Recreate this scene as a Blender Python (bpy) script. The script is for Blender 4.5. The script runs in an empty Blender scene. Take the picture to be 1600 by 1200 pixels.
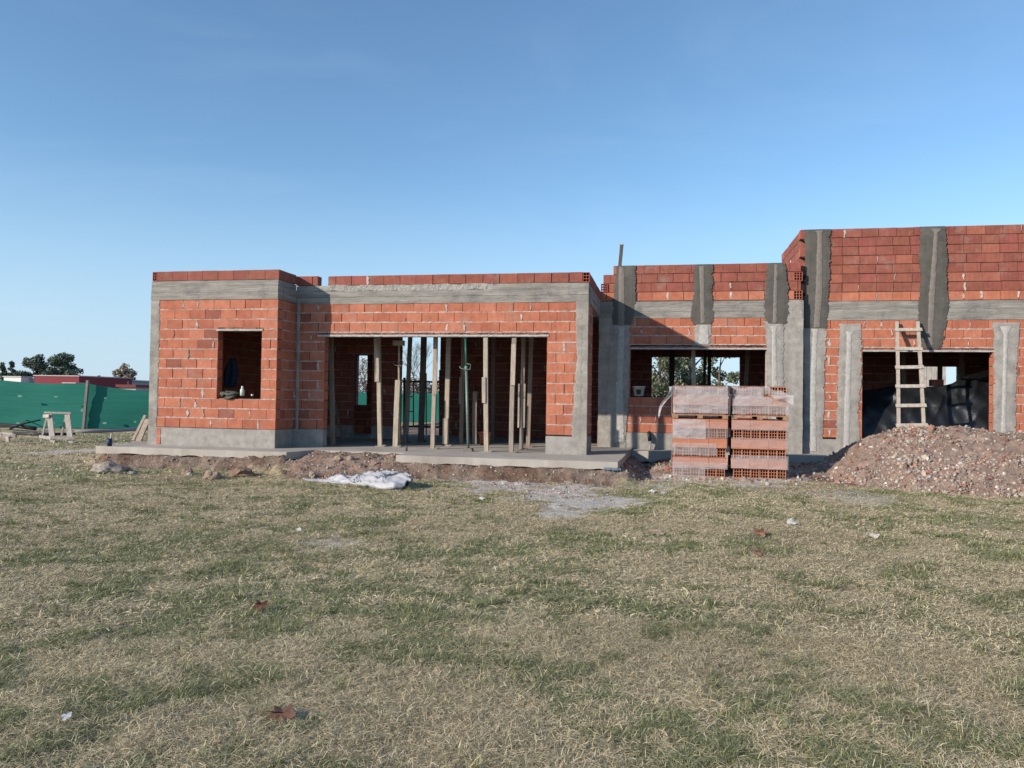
import bpy, math, random
import numpy as np
from mathutils import Vector, Matrix, noise as mnoise
random.seed(7); rng = np.random.default_rng(11)
SC = bpy.context.scene
COL = SC.collection
CAM_H = 1.4; TH = math.radians(11.3); PITCH = .0192; ROLL = .016; FPX = 1200.0

# ---------------------------------------------------------------- camera frame (survey helper: photo point -> point on a real plane)
F_ = Vector((-math.sin(TH)*math.cos(PITCH), math.cos(TH)*math.cos(PITCH), math.sin(PITCH)))
R0 = Vector((math.cos(TH), math.sin(TH), 0)); U0 = R0.cross(F_)
R_ = math.cos(ROLL)*R0 + math.sin(ROLL)*U0
U_ = -math.sin(ROLL)*R0 + math.cos(ROLL)*U0
def ray(x, y): return F_ + R_*((x-800)/FPX) - U_*((y-600)/FPX)
def onY(x, y, Y):
    d = ray(x, y); t = Y/d.y
    return Vector((d.x*t, Y, CAM_H+d.z*t))
def onZ(x, y, Z):
    d = ray(x, y); t = (Z-CAM_H)/d.z
    return Vector((d.x*t, d.y*t, Z))
def atD(x, y, D):                       # at a depth along the view direction
    d = ray(x, y)
    return Vector((d.x*D, d.y*D, CAM_H+d.z*D))

# ---------------------------------------------------------------- numpy value noise
def _hash(ix, iy, s):
    h = (ix.astype(np.int64)*374761393 + iy.astype(np.int64)*668265263 + s*974711) & 0xffffffff
    h = ((h ^ (h >> 13))*1274126177) & 0xffffffff
    return ((h ^ (h >> 16)) & 0xffff)/65535.0
def vnoise(x, y, s=0):
    x = np.asarray(x, float); y = np.asarray(y, float)
    ix = np.floor(x); iy = np.floor(y); fx = x-ix; fy = y-iy
    fx = fx*fx*(3-2*fx); fy = fy*fy*(3-2*fy)
    a = _hash(ix, iy, s); b = _hash(ix+1, iy, s); c = _hash(ix, iy+1, s); d = _hash(ix+1, iy+1, s)
    return (a*(1-fx)+b*fx)*(1-fy) + (c*(1-fx)+d*fx)*fy
def fbm(x, y, s=0, o=4):
    t = 0; a = .5; n = 0
    for k in range(o):
        t = t + a*vnoise(np.asarray(x)*2**k+17.3*k, np.asarray(y)*2**k-9.1*k, s+k); n += a; a *= .5
    return t/n
def sst(a, b, x):
    t = np.clip((np.asarray(x, float)-a)/(b-a), 0, 1); return t*t*(3-2*t)

# ---------------------------------------------------------------- mesh builder
class MB:
    def __init__(s): s.v = []; s.f = []; s.c = []; s.m = []
    def add(s, vs, fs, col=(1, 1, 1), mi=0):
        o = len(s.v); s.v += [tuple(p) for p in vs]
        for f in fs:
            s.f.append(tuple(i+o for i in f)); s.c.append(col); s.m.append(mi)
    def box(s, x0, x1, y0, y1, z0, z1, col=(1, 1, 1), mi=0, M=None, jit=0):
        vs = [(x, y, z) for z in (z0, z1) for y in (y0, y1) for x in (x0, x1)]
        if jit: vs = [tuple(c+random.uniform(-jit, jit) for c in p) for p in vs]
        if M is not None: vs = [M @ Vector(p) for p in vs]
        s.add(vs, [(0, 2, 3, 1), (4, 5, 7, 6), (0, 1, 5, 4), (2, 6, 7, 3), (0, 4, 6, 2), (1, 3, 7, 5)], col, mi)
    def bar(s, p0, p1, w, t, col=(1, 1, 1), mi=0, side=Vector((1, 0, 0)), taper=1, bow=0):
        """squared timber from p0 to p1, w along side, t across"""
        p0 = Vector(p0); p1 = Vector(p1); d = (p1-p0); L = d.length; d.normalize()
        a = (side - d*side.dot(d)).normalized(); b = d.cross(a)
        n = 1 if not bow else 6
        rings = []
        for k in range(n+1):
            u = k/n; c = p0+(p1-p0)*u + a*(bow*math.sin(math.pi*u)); sc = 1+(taper-1)*u
            rings.append([c+a*(w/2*sx*sc)+b*(t/2*sy*sc) for sx, sy in ((-1, -1), (1, -1), (1, 1), (-1, 1))])
        vs = [p for r in rings for p in r]
        fs = [(3, 2, 1, 0), tuple(4*n+i for i in range(4))]
        for k in range(n):
            for i in range(4): fs.append((4*k+i, 4*k+(i+1) % 4, 4*k+4+(i+1) % 4, 4*k+4+i))
        s.add(vs, fs, col, mi)
    def tube(s, pts, rs, n=8, col=(1, 1, 1), mi=0, cap=True):
        pts = [Vector(p) for p in pts]
        if not hasattr(rs, '__len__'): rs = [rs]*len(pts)
        vs = []
        for i, p in enumerate(pts):
            d = (pts[min(i+1, len(pts)-1)]-pts[max(i-1, 0)]).normalized()
            a = d.orthogonal().normalized() if i == 0 else (a-d*a.dot(d)).normalized()
            b = d.cross(a)
            for k in range(n):
                t = 2*math.pi*k/n; vs.append(p+(a*math.cos(t)+b*math.sin(t))*rs[i])
        fs = []
        for i in range(len(pts)-1):
            for k in range(n): fs.append((i*n+k, i*n+(k+1) % n, (i+1)*n+(k+1) % n, (i+1)*n+k))
        if cap: fs += [tuple(range(n-1, -1, -1)), tuple((len(pts)-1)*n+k for k in range(n))]
        s.add(vs, fs, col, mi)
    def lathe(s, prof, n=16, c=(0, 0, 0), col=(1, 1, 1), mi=0):
        vs = []; fs = []
        for r, z in prof:
            for k in range(n):
                t = 2*math.pi*k/n; vs.append((c[0]+r*math.cos(t), c[1]+r*math.sin(t), c[2]+z))
        for i in range(len(prof)-1):
            for k in range(n): fs.append((i*n+k, i*n+(k+1) % n, (i+1)*n+(k+1) % n, (i+1)*n+k))
        s.add(vs, fs, col, mi)
    def sheet(s, P, col=(1, 1, 1), mi=0):
        """P: rows x cols of points"""
        R = len(P); C = len(P[0]); o = len(s.v)
        s.add([p for r in P for p in r], [(i*C+j, i*C+j+1, (i+1)*C+j+1, (i+1)*C+j) for i in range(R-1) for j in range(C-1)], col, mi)
    def build(s, name, mats, parent=None, smooth=False):
        me = bpy.data.meshes.new(name); me.from_pydata(s.v, [], s.f)
        if not isinstance(mats, (list, tuple)): mats = [mats]
        for m in mats: me.materials.append(m)
        me.polygons.foreach_set('material_index', s.m)
        ca = me.color_attributes.new('Col', 'FLOAT_COLOR', 'CORNER')
        cnt = np.array([len(f) for f in s.f]); c = np.array([tuple(x[:3])+(1,) for x in s.c], dtype=np.float32)
        ca.data.foreach_set('color', np.repeat(c, cnt, axis=0).ravel())
        if smooth: me.polygons.foreach_set('use_smooth', [True]*len(s.f))
        me.update(); o = bpy.data.objects.new(name, me); COL.objects.link(o)
        if parent is not None: o.parent = parent
        return o
def np_mesh(name, V, L, counts, colors, mat, smooth=False, parent=None):
    """V (n,3), L flat loop indices, counts per face, colors per face (m,3)"""
    me = bpy.data.meshes.new(name)
    me.vertices.add(len(V)); me.vertices.foreach_set('co', np.ascontiguousarray(V, dtype=np.float32).ravel())
    me.loops.add(len(L)); me.loops.foreach_set('vertex_index', np.ascontiguousarray(L, dtype=np.int32))
    me.polygons.add(len(counts)); st = np.concatenate([[0], np.cumsum(counts)[:-1]]).astype(np.int32)
    me.polygons.foreach_set('loop_start', st)
    me.update(calc_edges=True)
    me.materials.append(mat)
    if colors is not None:
        ca = me.color_attributes.new('Col', 'FLOAT_COLOR', 'CORNER')
        c = np.concatenate([colors, np.ones((len(colors), 1))], 1).astype(np.float32)
        ca.data.foreach_set('color', np.repeat(c, counts, axis=0).ravel())
    me.polygons.foreach_set('use_smooth', np.full(len(counts), bool(smooth)))
    me.validate(); me.update()
    o = bpy.data.objects.new(name, me); COL.objects.link(o)
    if parent is not None: o.parent = parent
    return o
def empty(name, loc=(0, 0, 0), rz=0):
    o = bpy.data.objects.new(name, None); COL.objects.link(o); o.location = loc; o.rotation_euler = (0, 0, rz)
    o.empty_display_size = .2
    return o
def tag(o, label=None, cat=None, group=None, kind=None):
    if label: o['label'] = label
    if cat: o['category'] = cat
    if group: o['group'] = group
    if kind: o['kind'] = kind
    return o
def copy_tree(o, parent=None):
    c = o.copy(); COL.objects.link(c); c.parent = parent
    for ch in list(o.children): copy_tree(ch, c)
    return c

# ---------------------------------------------------------------- materials
def mat(name, base=(.5, .5, .5), rough=.85, attr=False, var=.25, nscale=8, bump=.3, bscale=40, bdist=.01,
        spots=None, ribs=0, metallic=0, spec=.3, grain=None, fine=.0):
    m = bpy.data.materials.new(name); m.use_nodes = True; nt = m.node_tree; N = nt.nodes; Lk = nt.links
    b = N['Principled BSDF']; b.inputs['Roughness'].default_value = rough; b.inputs['Metallic'].default_value = metallic
    b.inputs['Specular IOR Level'].default_value = spec
    tc = N.new('ShaderNodeTexCoord'); vec = tc.outputs['Object']
    if grain is not None:
        mp = N.new('ShaderNodeMapping'); mp.inputs['Scale'].default_value = grain; Lk.new(vec, mp.inputs['Vector']); gvec = mp.outputs[0]
    else: gvec = vec
    if attr:
        a = N.new('ShaderNodeAttribute'); a.attribute_name = 'Col'; cur = a.outputs['Color']
    else:
        a = N.new('ShaderNodeRGB'); a.outputs[0].default_value = tuple(base)+(1,); cur = a.outputs[0]
    def mul(cur, scale, amt, det=4, v=None):
        n = N.new('ShaderNodeTexNoise'); n.inputs['Scale'].default_value = scale; n.inputs['Detail'].default_value = det; n.inputs['Roughness'].default_value = .65
        Lk.new(v or gvec, n.inputs['Vector'])
        r = N.new('ShaderNodeMapRange'); r.inputs['From Min'].default_value = .3; r.inputs['From Max'].default_value = .7
        r.inputs['To Min'].default_value = 1-amt; r.inputs['To Max'].default_value = 1+amt; Lk.new(n.outputs['Fac'], r.inputs['Value'])
        mx = N.new('ShaderNodeVectorMath'); mx.operation = 'SCALE'; Lk.new(cur, mx.inputs[0]); Lk.new(r.outputs[0], mx.inputs['Scale'])
        return mx.outputs[0]
    if var: cur = mul(cur, nscale, var)
    if fine: cur = mul(cur, bscale, fine)
    for (sc, lo, hi, colr, amt) in (spots or []):
        n = N.new('ShaderNodeTexNoise'); n.inputs['Scale'].default_value = sc; n.inputs['Detail'].default_value = 5; n.inputs['Roughness'].default_value = .7
        Lk.new(vec, n.inputs['Vector'])
        r = N.new('ShaderNodeMapRange'); r.inputs['From Min'].default_value = lo; r.inputs['From Max'].default_value = hi
        r.inputs['To Max'].default_value = amt; Lk.new(n.outputs['Fac'], r.inputs['Value'])
        mx = N.new('ShaderNodeMix'); mx.data_type = 'RGBA'; Lk.new(r.outputs[0], mx.inputs[0]); Lk.new(cur, mx.inputs[6]); mx.inputs[7].default_value = tuple(colr)+(1,)
        cur = mx.outputs[2]
    Lk.new(cur, b.inputs['Base Color'])
    if bump:
        n = N.new('ShaderNodeTexNoise'); n.inputs['Scale'].default_value = bscale; n.inputs['Detail'].default_value = 5; n.inputs['Roughness'].default_value = .6
        Lk.new(gvec, n.inputs['Vector']); h = n.outputs['Fac']
        if ribs:
            sp = N.new('ShaderNodeSeparateXYZ'); Lk.new(vec, sp.inputs[0])
            ad = N.new('ShaderNodeMath'); Lk.new(sp.outputs[0], ad.inputs[0]); Lk.new(sp.outputs[1], ad.inputs[1])
            mu = N.new('ShaderNodeMath'); mu.operation = 'MULTIPLY'; mu.inputs[1].default_value = ribs; Lk.new(ad.outputs[0], mu.inputs[0])
            si = N.new('ShaderNodeMath'); si.operation = 'SINE'; Lk.new(mu.outputs[0], si.inputs[0])
            m2 = N.new('ShaderNodeMath'); m2.operation = 'MULTIPLY_ADD'; m2.inputs[1].default_value = .25; Lk.new(si.outputs[0], m2.inputs[0]); Lk.new(h, m2.inputs[2]); h = m2.outputs[0]
        bp = N.new('ShaderNodeBump'); bp.inputs['Strength'].default_value = bump; bp.inputs['Distance'].default_value = bdist
        Lk.new(h, bp.inputs['Height']); Lk.new(bp.outputs[0], b.inputs['Normal'])
    return m
M = {}
M['brick'] = mat('fired_clay', attr=True, var=.17, nscale=6, bump=.7, bscale=45, bdist=.008, ribs=260, fine=.12,
                 spots=[(2.6, .54, .70, (.33, .235, .19), .5), (11, .62, .72, (.15, .055, .04), .55)])
M['mortar'] = mat('mortar', (.44, .36, .32), var=.25, nscale=14, bump=.8, bscale=70, bdist=.01)
M['concrete'] = mat('cast_concrete', (.30, .27, .24), var=.3, nscale=2.6, bump=.6, bscale=22, bdist=.012, fine=.08,
                    spots=[(1.3, .5, .68, (.15, .145, .135), .6), (7, .58, .7, (.34, .32, .29), .5)], grain=(1, 1, 1.6))
M['formed'] = mat('board_formed_concrete', (.275, .25, .222), var=.32, nscale=2.6, bump=1.0, bscale=9, bdist=.02, fine=.08,
                  spots=[(2.1, .52, .68, (.13, .126, .12), .6), (11, .57, .7, (.33, .315, .29), .5)], grain=(.5, .5, 5))
M['pebbly'] = mat('rough_pebbly_concrete', (.36, .34, .31), var=.35, nscale=28, bump=1, bscale=45, bdist=.03)
M['wet'] = mat('fresh_dark_plaster', (.098, .088, .077), var=.22, nscale=4, bump=.5, bscale=30, bdist=.01,
               spots=[(1.6, .55, .7, (.14, .13, .115), .6)])
M['plaster'] = mat('grey_plaster', (.31, .282, .255), var=.26, nscale=5, bump=.5, bscale=26, bdist=.01,
                   spots=[(2.4, .55, .68, (.22, .207, .19), .6), (9, .58, .7, (.34, .32, .30), .5)])
M['fillet'] = mat('pale_mortar_fillet', (.42, .395, .37), var=.18, nscale=12, bump=.7, bscale=40, bdist=.01)
M['filletd'] = mat('fresh_mortar_fillet', (.20, .172, .152), var=.18, nscale=12, bump=.7, bscale=40, bdist=.01)
M['slab'] = mat('floor_slab_concrete', (.40, .355, .31), var=.14, nscale=1.7, bump=.35, bscale=30, bdist=.008,
                spots=[(1.2, .5, .66, (.30, .255, .215), .6), (9, .6, .72, (.42, .39, .36), .5)])
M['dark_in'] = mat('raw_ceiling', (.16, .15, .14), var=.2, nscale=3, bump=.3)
M['wood'] = mat('weathered_wood', attr=True, var=.3, nscale=5, bump=.5, bscale=30, bdist=.004, grain=(6, 6, .7), fine=.2, spots=[(3, .56, .7, (.36, .33, .30), .55), (2.2, .58, .72, (.12, .09, .07), .5)])
M['ground'] = mat('soil_and_thatch', attr=True, var=.35, nscale=22, bump=1, bscale=60, bdist=.03, fine=.3)
M['stone'] = mat('stone', attr=True, var=.2, nscale=12, bump=.7, bscale=50, bdist=.01)
M['clay'] = mat('hollow_brick_clay', (.44, .17, .10), var=.14, nscale=7, bump=.3, bscale=60, bdist=.004, ribs=300,
                spots=[(4, .58, .7, (.40, .25, .19), .5)])
M['pale'] = mat('pale_thing', attr=True, var=.05, nscale=5, bump=.1, rough=.5)
M['steel_g'] = mat('painted_steel', attr=True, var=.25, nscale=20, bump=.2, rough=.5, metallic=.2)
M['black_steel'] = mat('black_steel', (.02, .02, .022), rough=.5, var=.2, bump=.1)
M['net'] = mat('green_shade_net', (.018, .155, .12), rough=.9, var=.12, nscale=2, bump=.3, bscale=8, bdist=.03, grain=(.3, .3, 6), fine=.06)
M['wall_far'] = mat('painted_render', attr=True, var=.06, nscale=.6, bump=0)
M['leafm'] = mat('leaves', attr=True, var=.2, nscale=1.5, bump=0, rough=.7)
M['bark'] = mat('bark', (.12, .095, .075), var=.3, nscale=3, bump=.5, bscale=12, bdist=.03)
M['sack'] = mat('woven_plastic_sheet', attr=True, var=.07, nscale=9, bump=.5, bscale=30, bdist=.01, rough=.5, spec=.5,
                spots=[(5, .58, .7, (.52, .4, .36), .4)])
M['ink'] = mat('faded_ink', (.07, .085, .12), var=.3, nscale=30, bump=0)
M['cloth'] = mat('cloth', attr=True, var=.2, nscale=20, bump=.5, bscale=80, bdist=.004)

def blade_mat():
    m = bpy.data.materials.new('grass_blades'); m.use_nodes = True; nt = m.node_tree; N = nt.nodes; Lk = nt.links
    b = N['Principled BSDF']; b.inputs['Roughness'].default_value = .7; b.inputs['Specular IOR Level'].default_value = .25
    a = N.new('ShaderNodeAttribute'); a.attribute_name = 'Col'; Lk.new(a.outputs['Color'], b.inputs['Base Color'])
    t = N.new('ShaderNodeBsdfTranslucent'); Lk.new(a.outputs['Color'], t.inputs['Color'])
    mx = N.new('ShaderNodeMixShader'); mx.inputs[0].default_value = .25
    Lk.new(b.outputs[0], mx.inputs[1]); Lk.new(t.outputs[0], mx.inputs[2]); Lk.new(mx.outputs[0], N['Material Output'].inputs[0])
    return m
M['blade'] = blade_mat()
def film_mat():
    m = bpy.data.materials.new('stretch_film'); m.use_nodes = True; nt = m.node_tree; N = nt.nodes; Lk = nt.links
    b = N['Principled BSDF']; b.inputs['Base Color'].default_value = (.66, .60, .60, 1); b.inputs['Roughness'].default_value = .3
    b.inputs['Specular IOR Level'].default_value = .7
    tr = N.new('ShaderNodeBsdfTransparent')
    tc = N.new('ShaderNodeTexCoord'); n = N.new('ShaderNodeTexNoise'); n.inputs['Scale'].default_value = 7; n.inputs['Detail'].default_value = 6
    n.inputs['Roughness'].default_value = .7; n.inputs['Distortion'].default_value = .5
    mp = N.new('ShaderNodeMapping'); mp.inputs['Scale'].default_value = (.6, .6, 1.5)
    Lk.new(tc.outputs['Object'], mp.inputs[0]); Lk.new(mp.outputs[0], n.inputs['Vector'])
    a = N.new('ShaderNodeAttribute'); a.attribute_name = 'Col'
    r = N.new('ShaderNodeMapRange'); r.inputs['From Min'].default_value = .3; r.inputs['From Max'].default_value = .75
    r.inputs['To Min'].default_value = .18; r.inputs['To Max'].default_value = .50; Lk.new(n.outputs['Fac'], r.inputs['Value'])
    mu = N.new('ShaderNodeMath'); mu.operation = 'MULTIPLY'; Lk.new(r.outputs[0], mu.inputs[0]); Lk.new(a.outputs['Color'], mu.inputs[1]); mu.use_clamp = True
    mx = N.new('ShaderNodeMixShader'); Lk.new(mu.outputs[0], mx.inputs[0]); Lk.new(tr.outputs[0], mx.inputs[1]); Lk.new(b.outputs[0], mx.inputs[2])
    bp = N.new('ShaderNodeBump'); bp.inputs['Strength'].default_value = .8; bp.inputs['Distance'].default_value = .02
    Lk.new(n.outputs['Fac'], bp.inputs['Height']); Lk.new(bp.outputs[0], b.inputs['Normal'])
    Lk.new(mx.outputs[0], N['Material Output'].inputs[0]); return m
M['film'] = film_mat()
def black_plastic():
    m = mat('black_plastic_sheet', (.011, .012, .014), rough=.42, var=.3, nscale=3, bump=.5, bscale=9, bdist=.03, spec=.4)
    return m
M['blackp'] = black_plastic()

# ================================================================= GROUND
SLABZ = .36
def slab_front(X):                       # y of the slab's front edge
    X = np.asarray(X, float)
    y = np.where(X < -6.78, 12.97, np.where(X < -4.75, 13.5, 13.05))
    return y
def dirt_mask(X, Y):
    X = np.asarray(X, float); Y = np.asarray(Y, float)
    n = fbm(X*1.3, Y*1.3, 5)-.5; n2 = fbm(X*5, Y*5, 9, 3)-.5
    w = .36+1.25*np.exp(-((X+5.6)/1.1)**4)+.25*np.exp(-((X+2.6)/1.6)**2)
    lim = slab_front(X)-w+n*.9+n2*.35
    inx = sst(-11.0, -10.3, X+n*.8)
    lim = np.where(X > -.75, 13.75-.75*(1-sst(-.3, .5, X))+n*.9+n2*.4-.5*sst(2.2, 3, X), lim)
    d = sst(-.18, .12, Y-lim)*inx
    for (cx, cy, rx, ry, a) in DIRTSPOTS:
        q = np.sqrt(((X-cx)/rx)**2+((Y-cy)/ry)**2)+n*1.1+n2*.6
        d = np.maximum(d, a*(1-sst(.6, 1.1, q)))
    return np.clip(d, 0, 1)
def P(x, y): p = onZ(x, y, .05); return p.x, p.y
DIRTSPOTS = []; GREYSPOTS = []
for (x0, x1, y0, y1, a) in [(170, 420, 735, 748, .5), (1110, 1330, 752, 776, .55), (800, 980, 745, 790, .5), (200, 330, 742, 752, .5), (1080, 1380, 832, 848, .35)]:
    a0 = P(x0, (y0+y1)/2); a1 = P(x1, (y0+y1)/2); b0 = P((x0+x1)/2, y1); b1 = P((x0+x1)/2, y0)
    DIRTSPOTS.append(((a0[0]+a1[0])/2, (b0[1]+b1[1])/2, abs(a1[0]-a0[0])/2, abs(b1[1]-b0[1])/2, a))
for (x0, x1, y0, y1, a) in [(690, 900, 738, 766, 1), (800, 960, 747, 782, 1), (850, 1000, 766, 797, 1), (838, 930, 790, 806, .8), (460, 580, 822, 852, .55),
                            (60, 160, 696, 708, .9), (1000, 1250, 738, 762, .75), (485, 575, 706, 722, .8), (0, 130, 915, 935, .25), (940, 1120, 752, 766, .5), (1260, 1420, 768, 792, .5)]:
    a0 = P(x0, (y0+y1)/2); a1 = P(x1, (y0+y1)/2); b0 = P((x0+x1)/2, y1); b1 = P((x0+x1)/2, y0)
    GREYSPOTS.append(((a0[0]+a1[0])/2, (b0[1]+b1[1])/2, abs(a1[0]-a0[0])/2, abs(b1[1]-b0[1])/2, a))
def grey_mask(X, Y):
    n = fbm(X*2.2, Y*2.2, 31)-.5; n2 = fbm(X*7, Y*7, 37, 3)-.5; d = np.zeros_like(np.asarray(X, float))
    for (cx, cy, rx, ry, a) in GREYSPOTS:
        q = np.sqrt(((X-cx)/rx)**2+((Y-cy)/ry)**2)+n*1.3+n2*1.0
        d = np.maximum(d, a*(1-sst(.5, 1.15, q)))
    return d*(1-sst(-.42, -.25, Y-slab_front(X))*sst(-.4, -.8, X)*(1-sst(-4.6, -5.2, X)))
def heap_h(X, Y):                        # rubble heap
    X = np.asarray(X, float); Y = np.asarray(Y, float)
    cx, cy = 4.75, 15.0
    rx = np.where(X < cx, 2.2, 4.3); ry = np.where(Y < cy, 2.55, 2.0)
    r = np.sqrt(((X-cx)/rx)**2+((Y-cy)/ry)**2)+(fbm(X*1.4, Y*1.4, 51)-.5)*.26
    h = .98*(1-sst(0, 1.0, r)**.85*1.0)
    h = np.where(r < 1, .88*(1-np.clip(r, 0, 1)**1.6), 0)
    h2 = .42*np.exp(-((X-6.9)/1.3)**2-((Y-13.6)/.9)**2)
    return np.maximum(h, 0)+h2*sst(0.0, .3, 1-np.clip(r, 0, 1))
def ground_z(X, Y):
    X = np.asarray(X, float); Y = np.asarray(Y, float)
    near = sst(7, 11.5, Y)*sst(-17, -11, X)
    z = .022*(fbm(X*5, Y*5, 14, 3)-.5)*sst(30, 14, np.sqrt(X*X+Y*Y))+.075*near*sst(-1, .5, X)+.05*(fbm(X*.35, Y*.35, 3)-.5)+.03*(fbm(X*1.6, Y*1.6, 4)-.5)
    z = z*sst(200, 40, np.sqrt(X*X+Y*Y))
    sf = slab_front(X)
    ins = sst(-11.1, -10.5, X+.3*(fbm(X*2, Y*2, 8)-.5))*sst(-.35, -.75, X)
    nz = (fbm(X*4, Y*4, 21)-.5)
    bank = sst(-.34, .0, Y-sf+nz*.2)*ins
    z = z*(1-bank)+bank*(.225+.03*nz)
    pl = sst(-7.1, -6.3, X+.4*nz)*(1-sst(-5.0, -3.9, X+.5*nz))
    m = np.clip((Y-11.95+.5*nz)/1.45, 0, 1)**1.15*.335+.03*np.exp(-((X+5.9)/.5)**2-((Y-12.9)/.25)**2)
    z = np.maximum(z, z*(1-pl)+pl*(m+.05*nz))
    z = z+.11*np.exp(-((X+7.0)/.5)**2-((Y-12.75)/.3)**2)
    z = z + .10*sst(13.5, 14.5, Y)*sst(-.5, 0, X)
    d = dirt_mask(X, Y)
    z = z+d*.085*(fbm(X*8, Y*8, 77, 4)-.5)
    return z
def under_house(X, Y):
    X = np.asarray(X); Y = np.asarray(Y)
    return ((Y > 13.7) & (X > -10.6) & (X < -.8)) | ((Y > 17.0) & (X > -1) )
def ground_cols(X, Y, Z):
    n1 = fbm(X*.9, Y*.9, 61); n2 = fbm(X*4, Y*4, 63); n3 = fbm(X*14, Y*14, 65, 2)
    dry = np.array([.54, .425, .27]); grn = np.array([.24, .235, .115]); soil = np.array([.215, .125, .085]); dust = np.array([.36, .26, .20]); grey = np.array([.58, .515, .45])
    g = sst(.42, .6, n1*.6+n2*.4)[..., None]
    c = dry*(1-g*.75)+grn*g*.75
    c = c*(.7+.6*n3[..., None])
    d = dirt_mask(X, Y)[..., None]
    k = sst(.4, .65, n2*.5+n1*.5)[..., None]
    s = soil*(1-k)+dust*k; s = s*(.6+.8*n3[..., None])
    bank = (sst(-.5, -.3, Y-slab_front(X))*sst(-.4, -.8, X))[..., None]
    s = s*(1-bank*.3)
    mnd = np.exp(-((X+5.6)/1.2)**2-((Y-13.0)/.8)**2)[..., None]
    s = s*(1-mnd*.5)+np.array([.40, .27, .20])*mnd*.5
    c = c*(1-d)+s*d
    gm = grey_mask(X, Y)[..., None]
    c = c*(1-gm)+grey*(.75+.5*n3[..., None])*gm
    return c
def axis(fine, lo, hi, far):
    a = list(np.arange(fine[0][0], fine[-1][1], 1)) and []
    for (s0, s1, st) in fine: a += list(np.arange(s0, s1-1e-6, st))
    a.append(fine[-1][1])
    d = .15
    x = a[-1]
    while x < far: d *= 1.35; x += d; a.append(x)
    d = .15; x = a[0]
    while x > -far: d *= 1.35; x -= d; a.insert(0, x)
    return np.array(a)
xs = axis([(-16, -11.5, .12), (-11.5, 9, .045)], 0, 0, 900)
ys = axis([(1.5, 9, .07), (9, 17.4, .045), (17.4, 24, .2)], 0, 0, 900)
GX, GY = np.meshgrid(xs, ys)
GZ = ground_z(GX, GY)
uh = under_house(GX, GY); GZ = np.where(uh, np.minimum(GZ, .12), GZ)
nx, ny = len(xs), len(ys)
V = np.stack([GX.ravel(), GY.ravel(), GZ.ravel()], 1)
ii = (np.arange(ny-1)[:, None]*nx+np.arange(nx-1)[None, :]).ravel()
Lp = np.stack([ii, ii+1, ii+nx+1, ii+nx], 1).ravel()
cen = V[Lp].reshape(-1, 4, 3).mean(1)
gc = ground_cols(cen[:, 0], cen[:, 1], cen[:, 2])
gr = np_mesh('ground', V, Lp, np.full(len(ii), 4), gc, M['ground'], smooth=True)
tag(gr, kind='structure')

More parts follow.
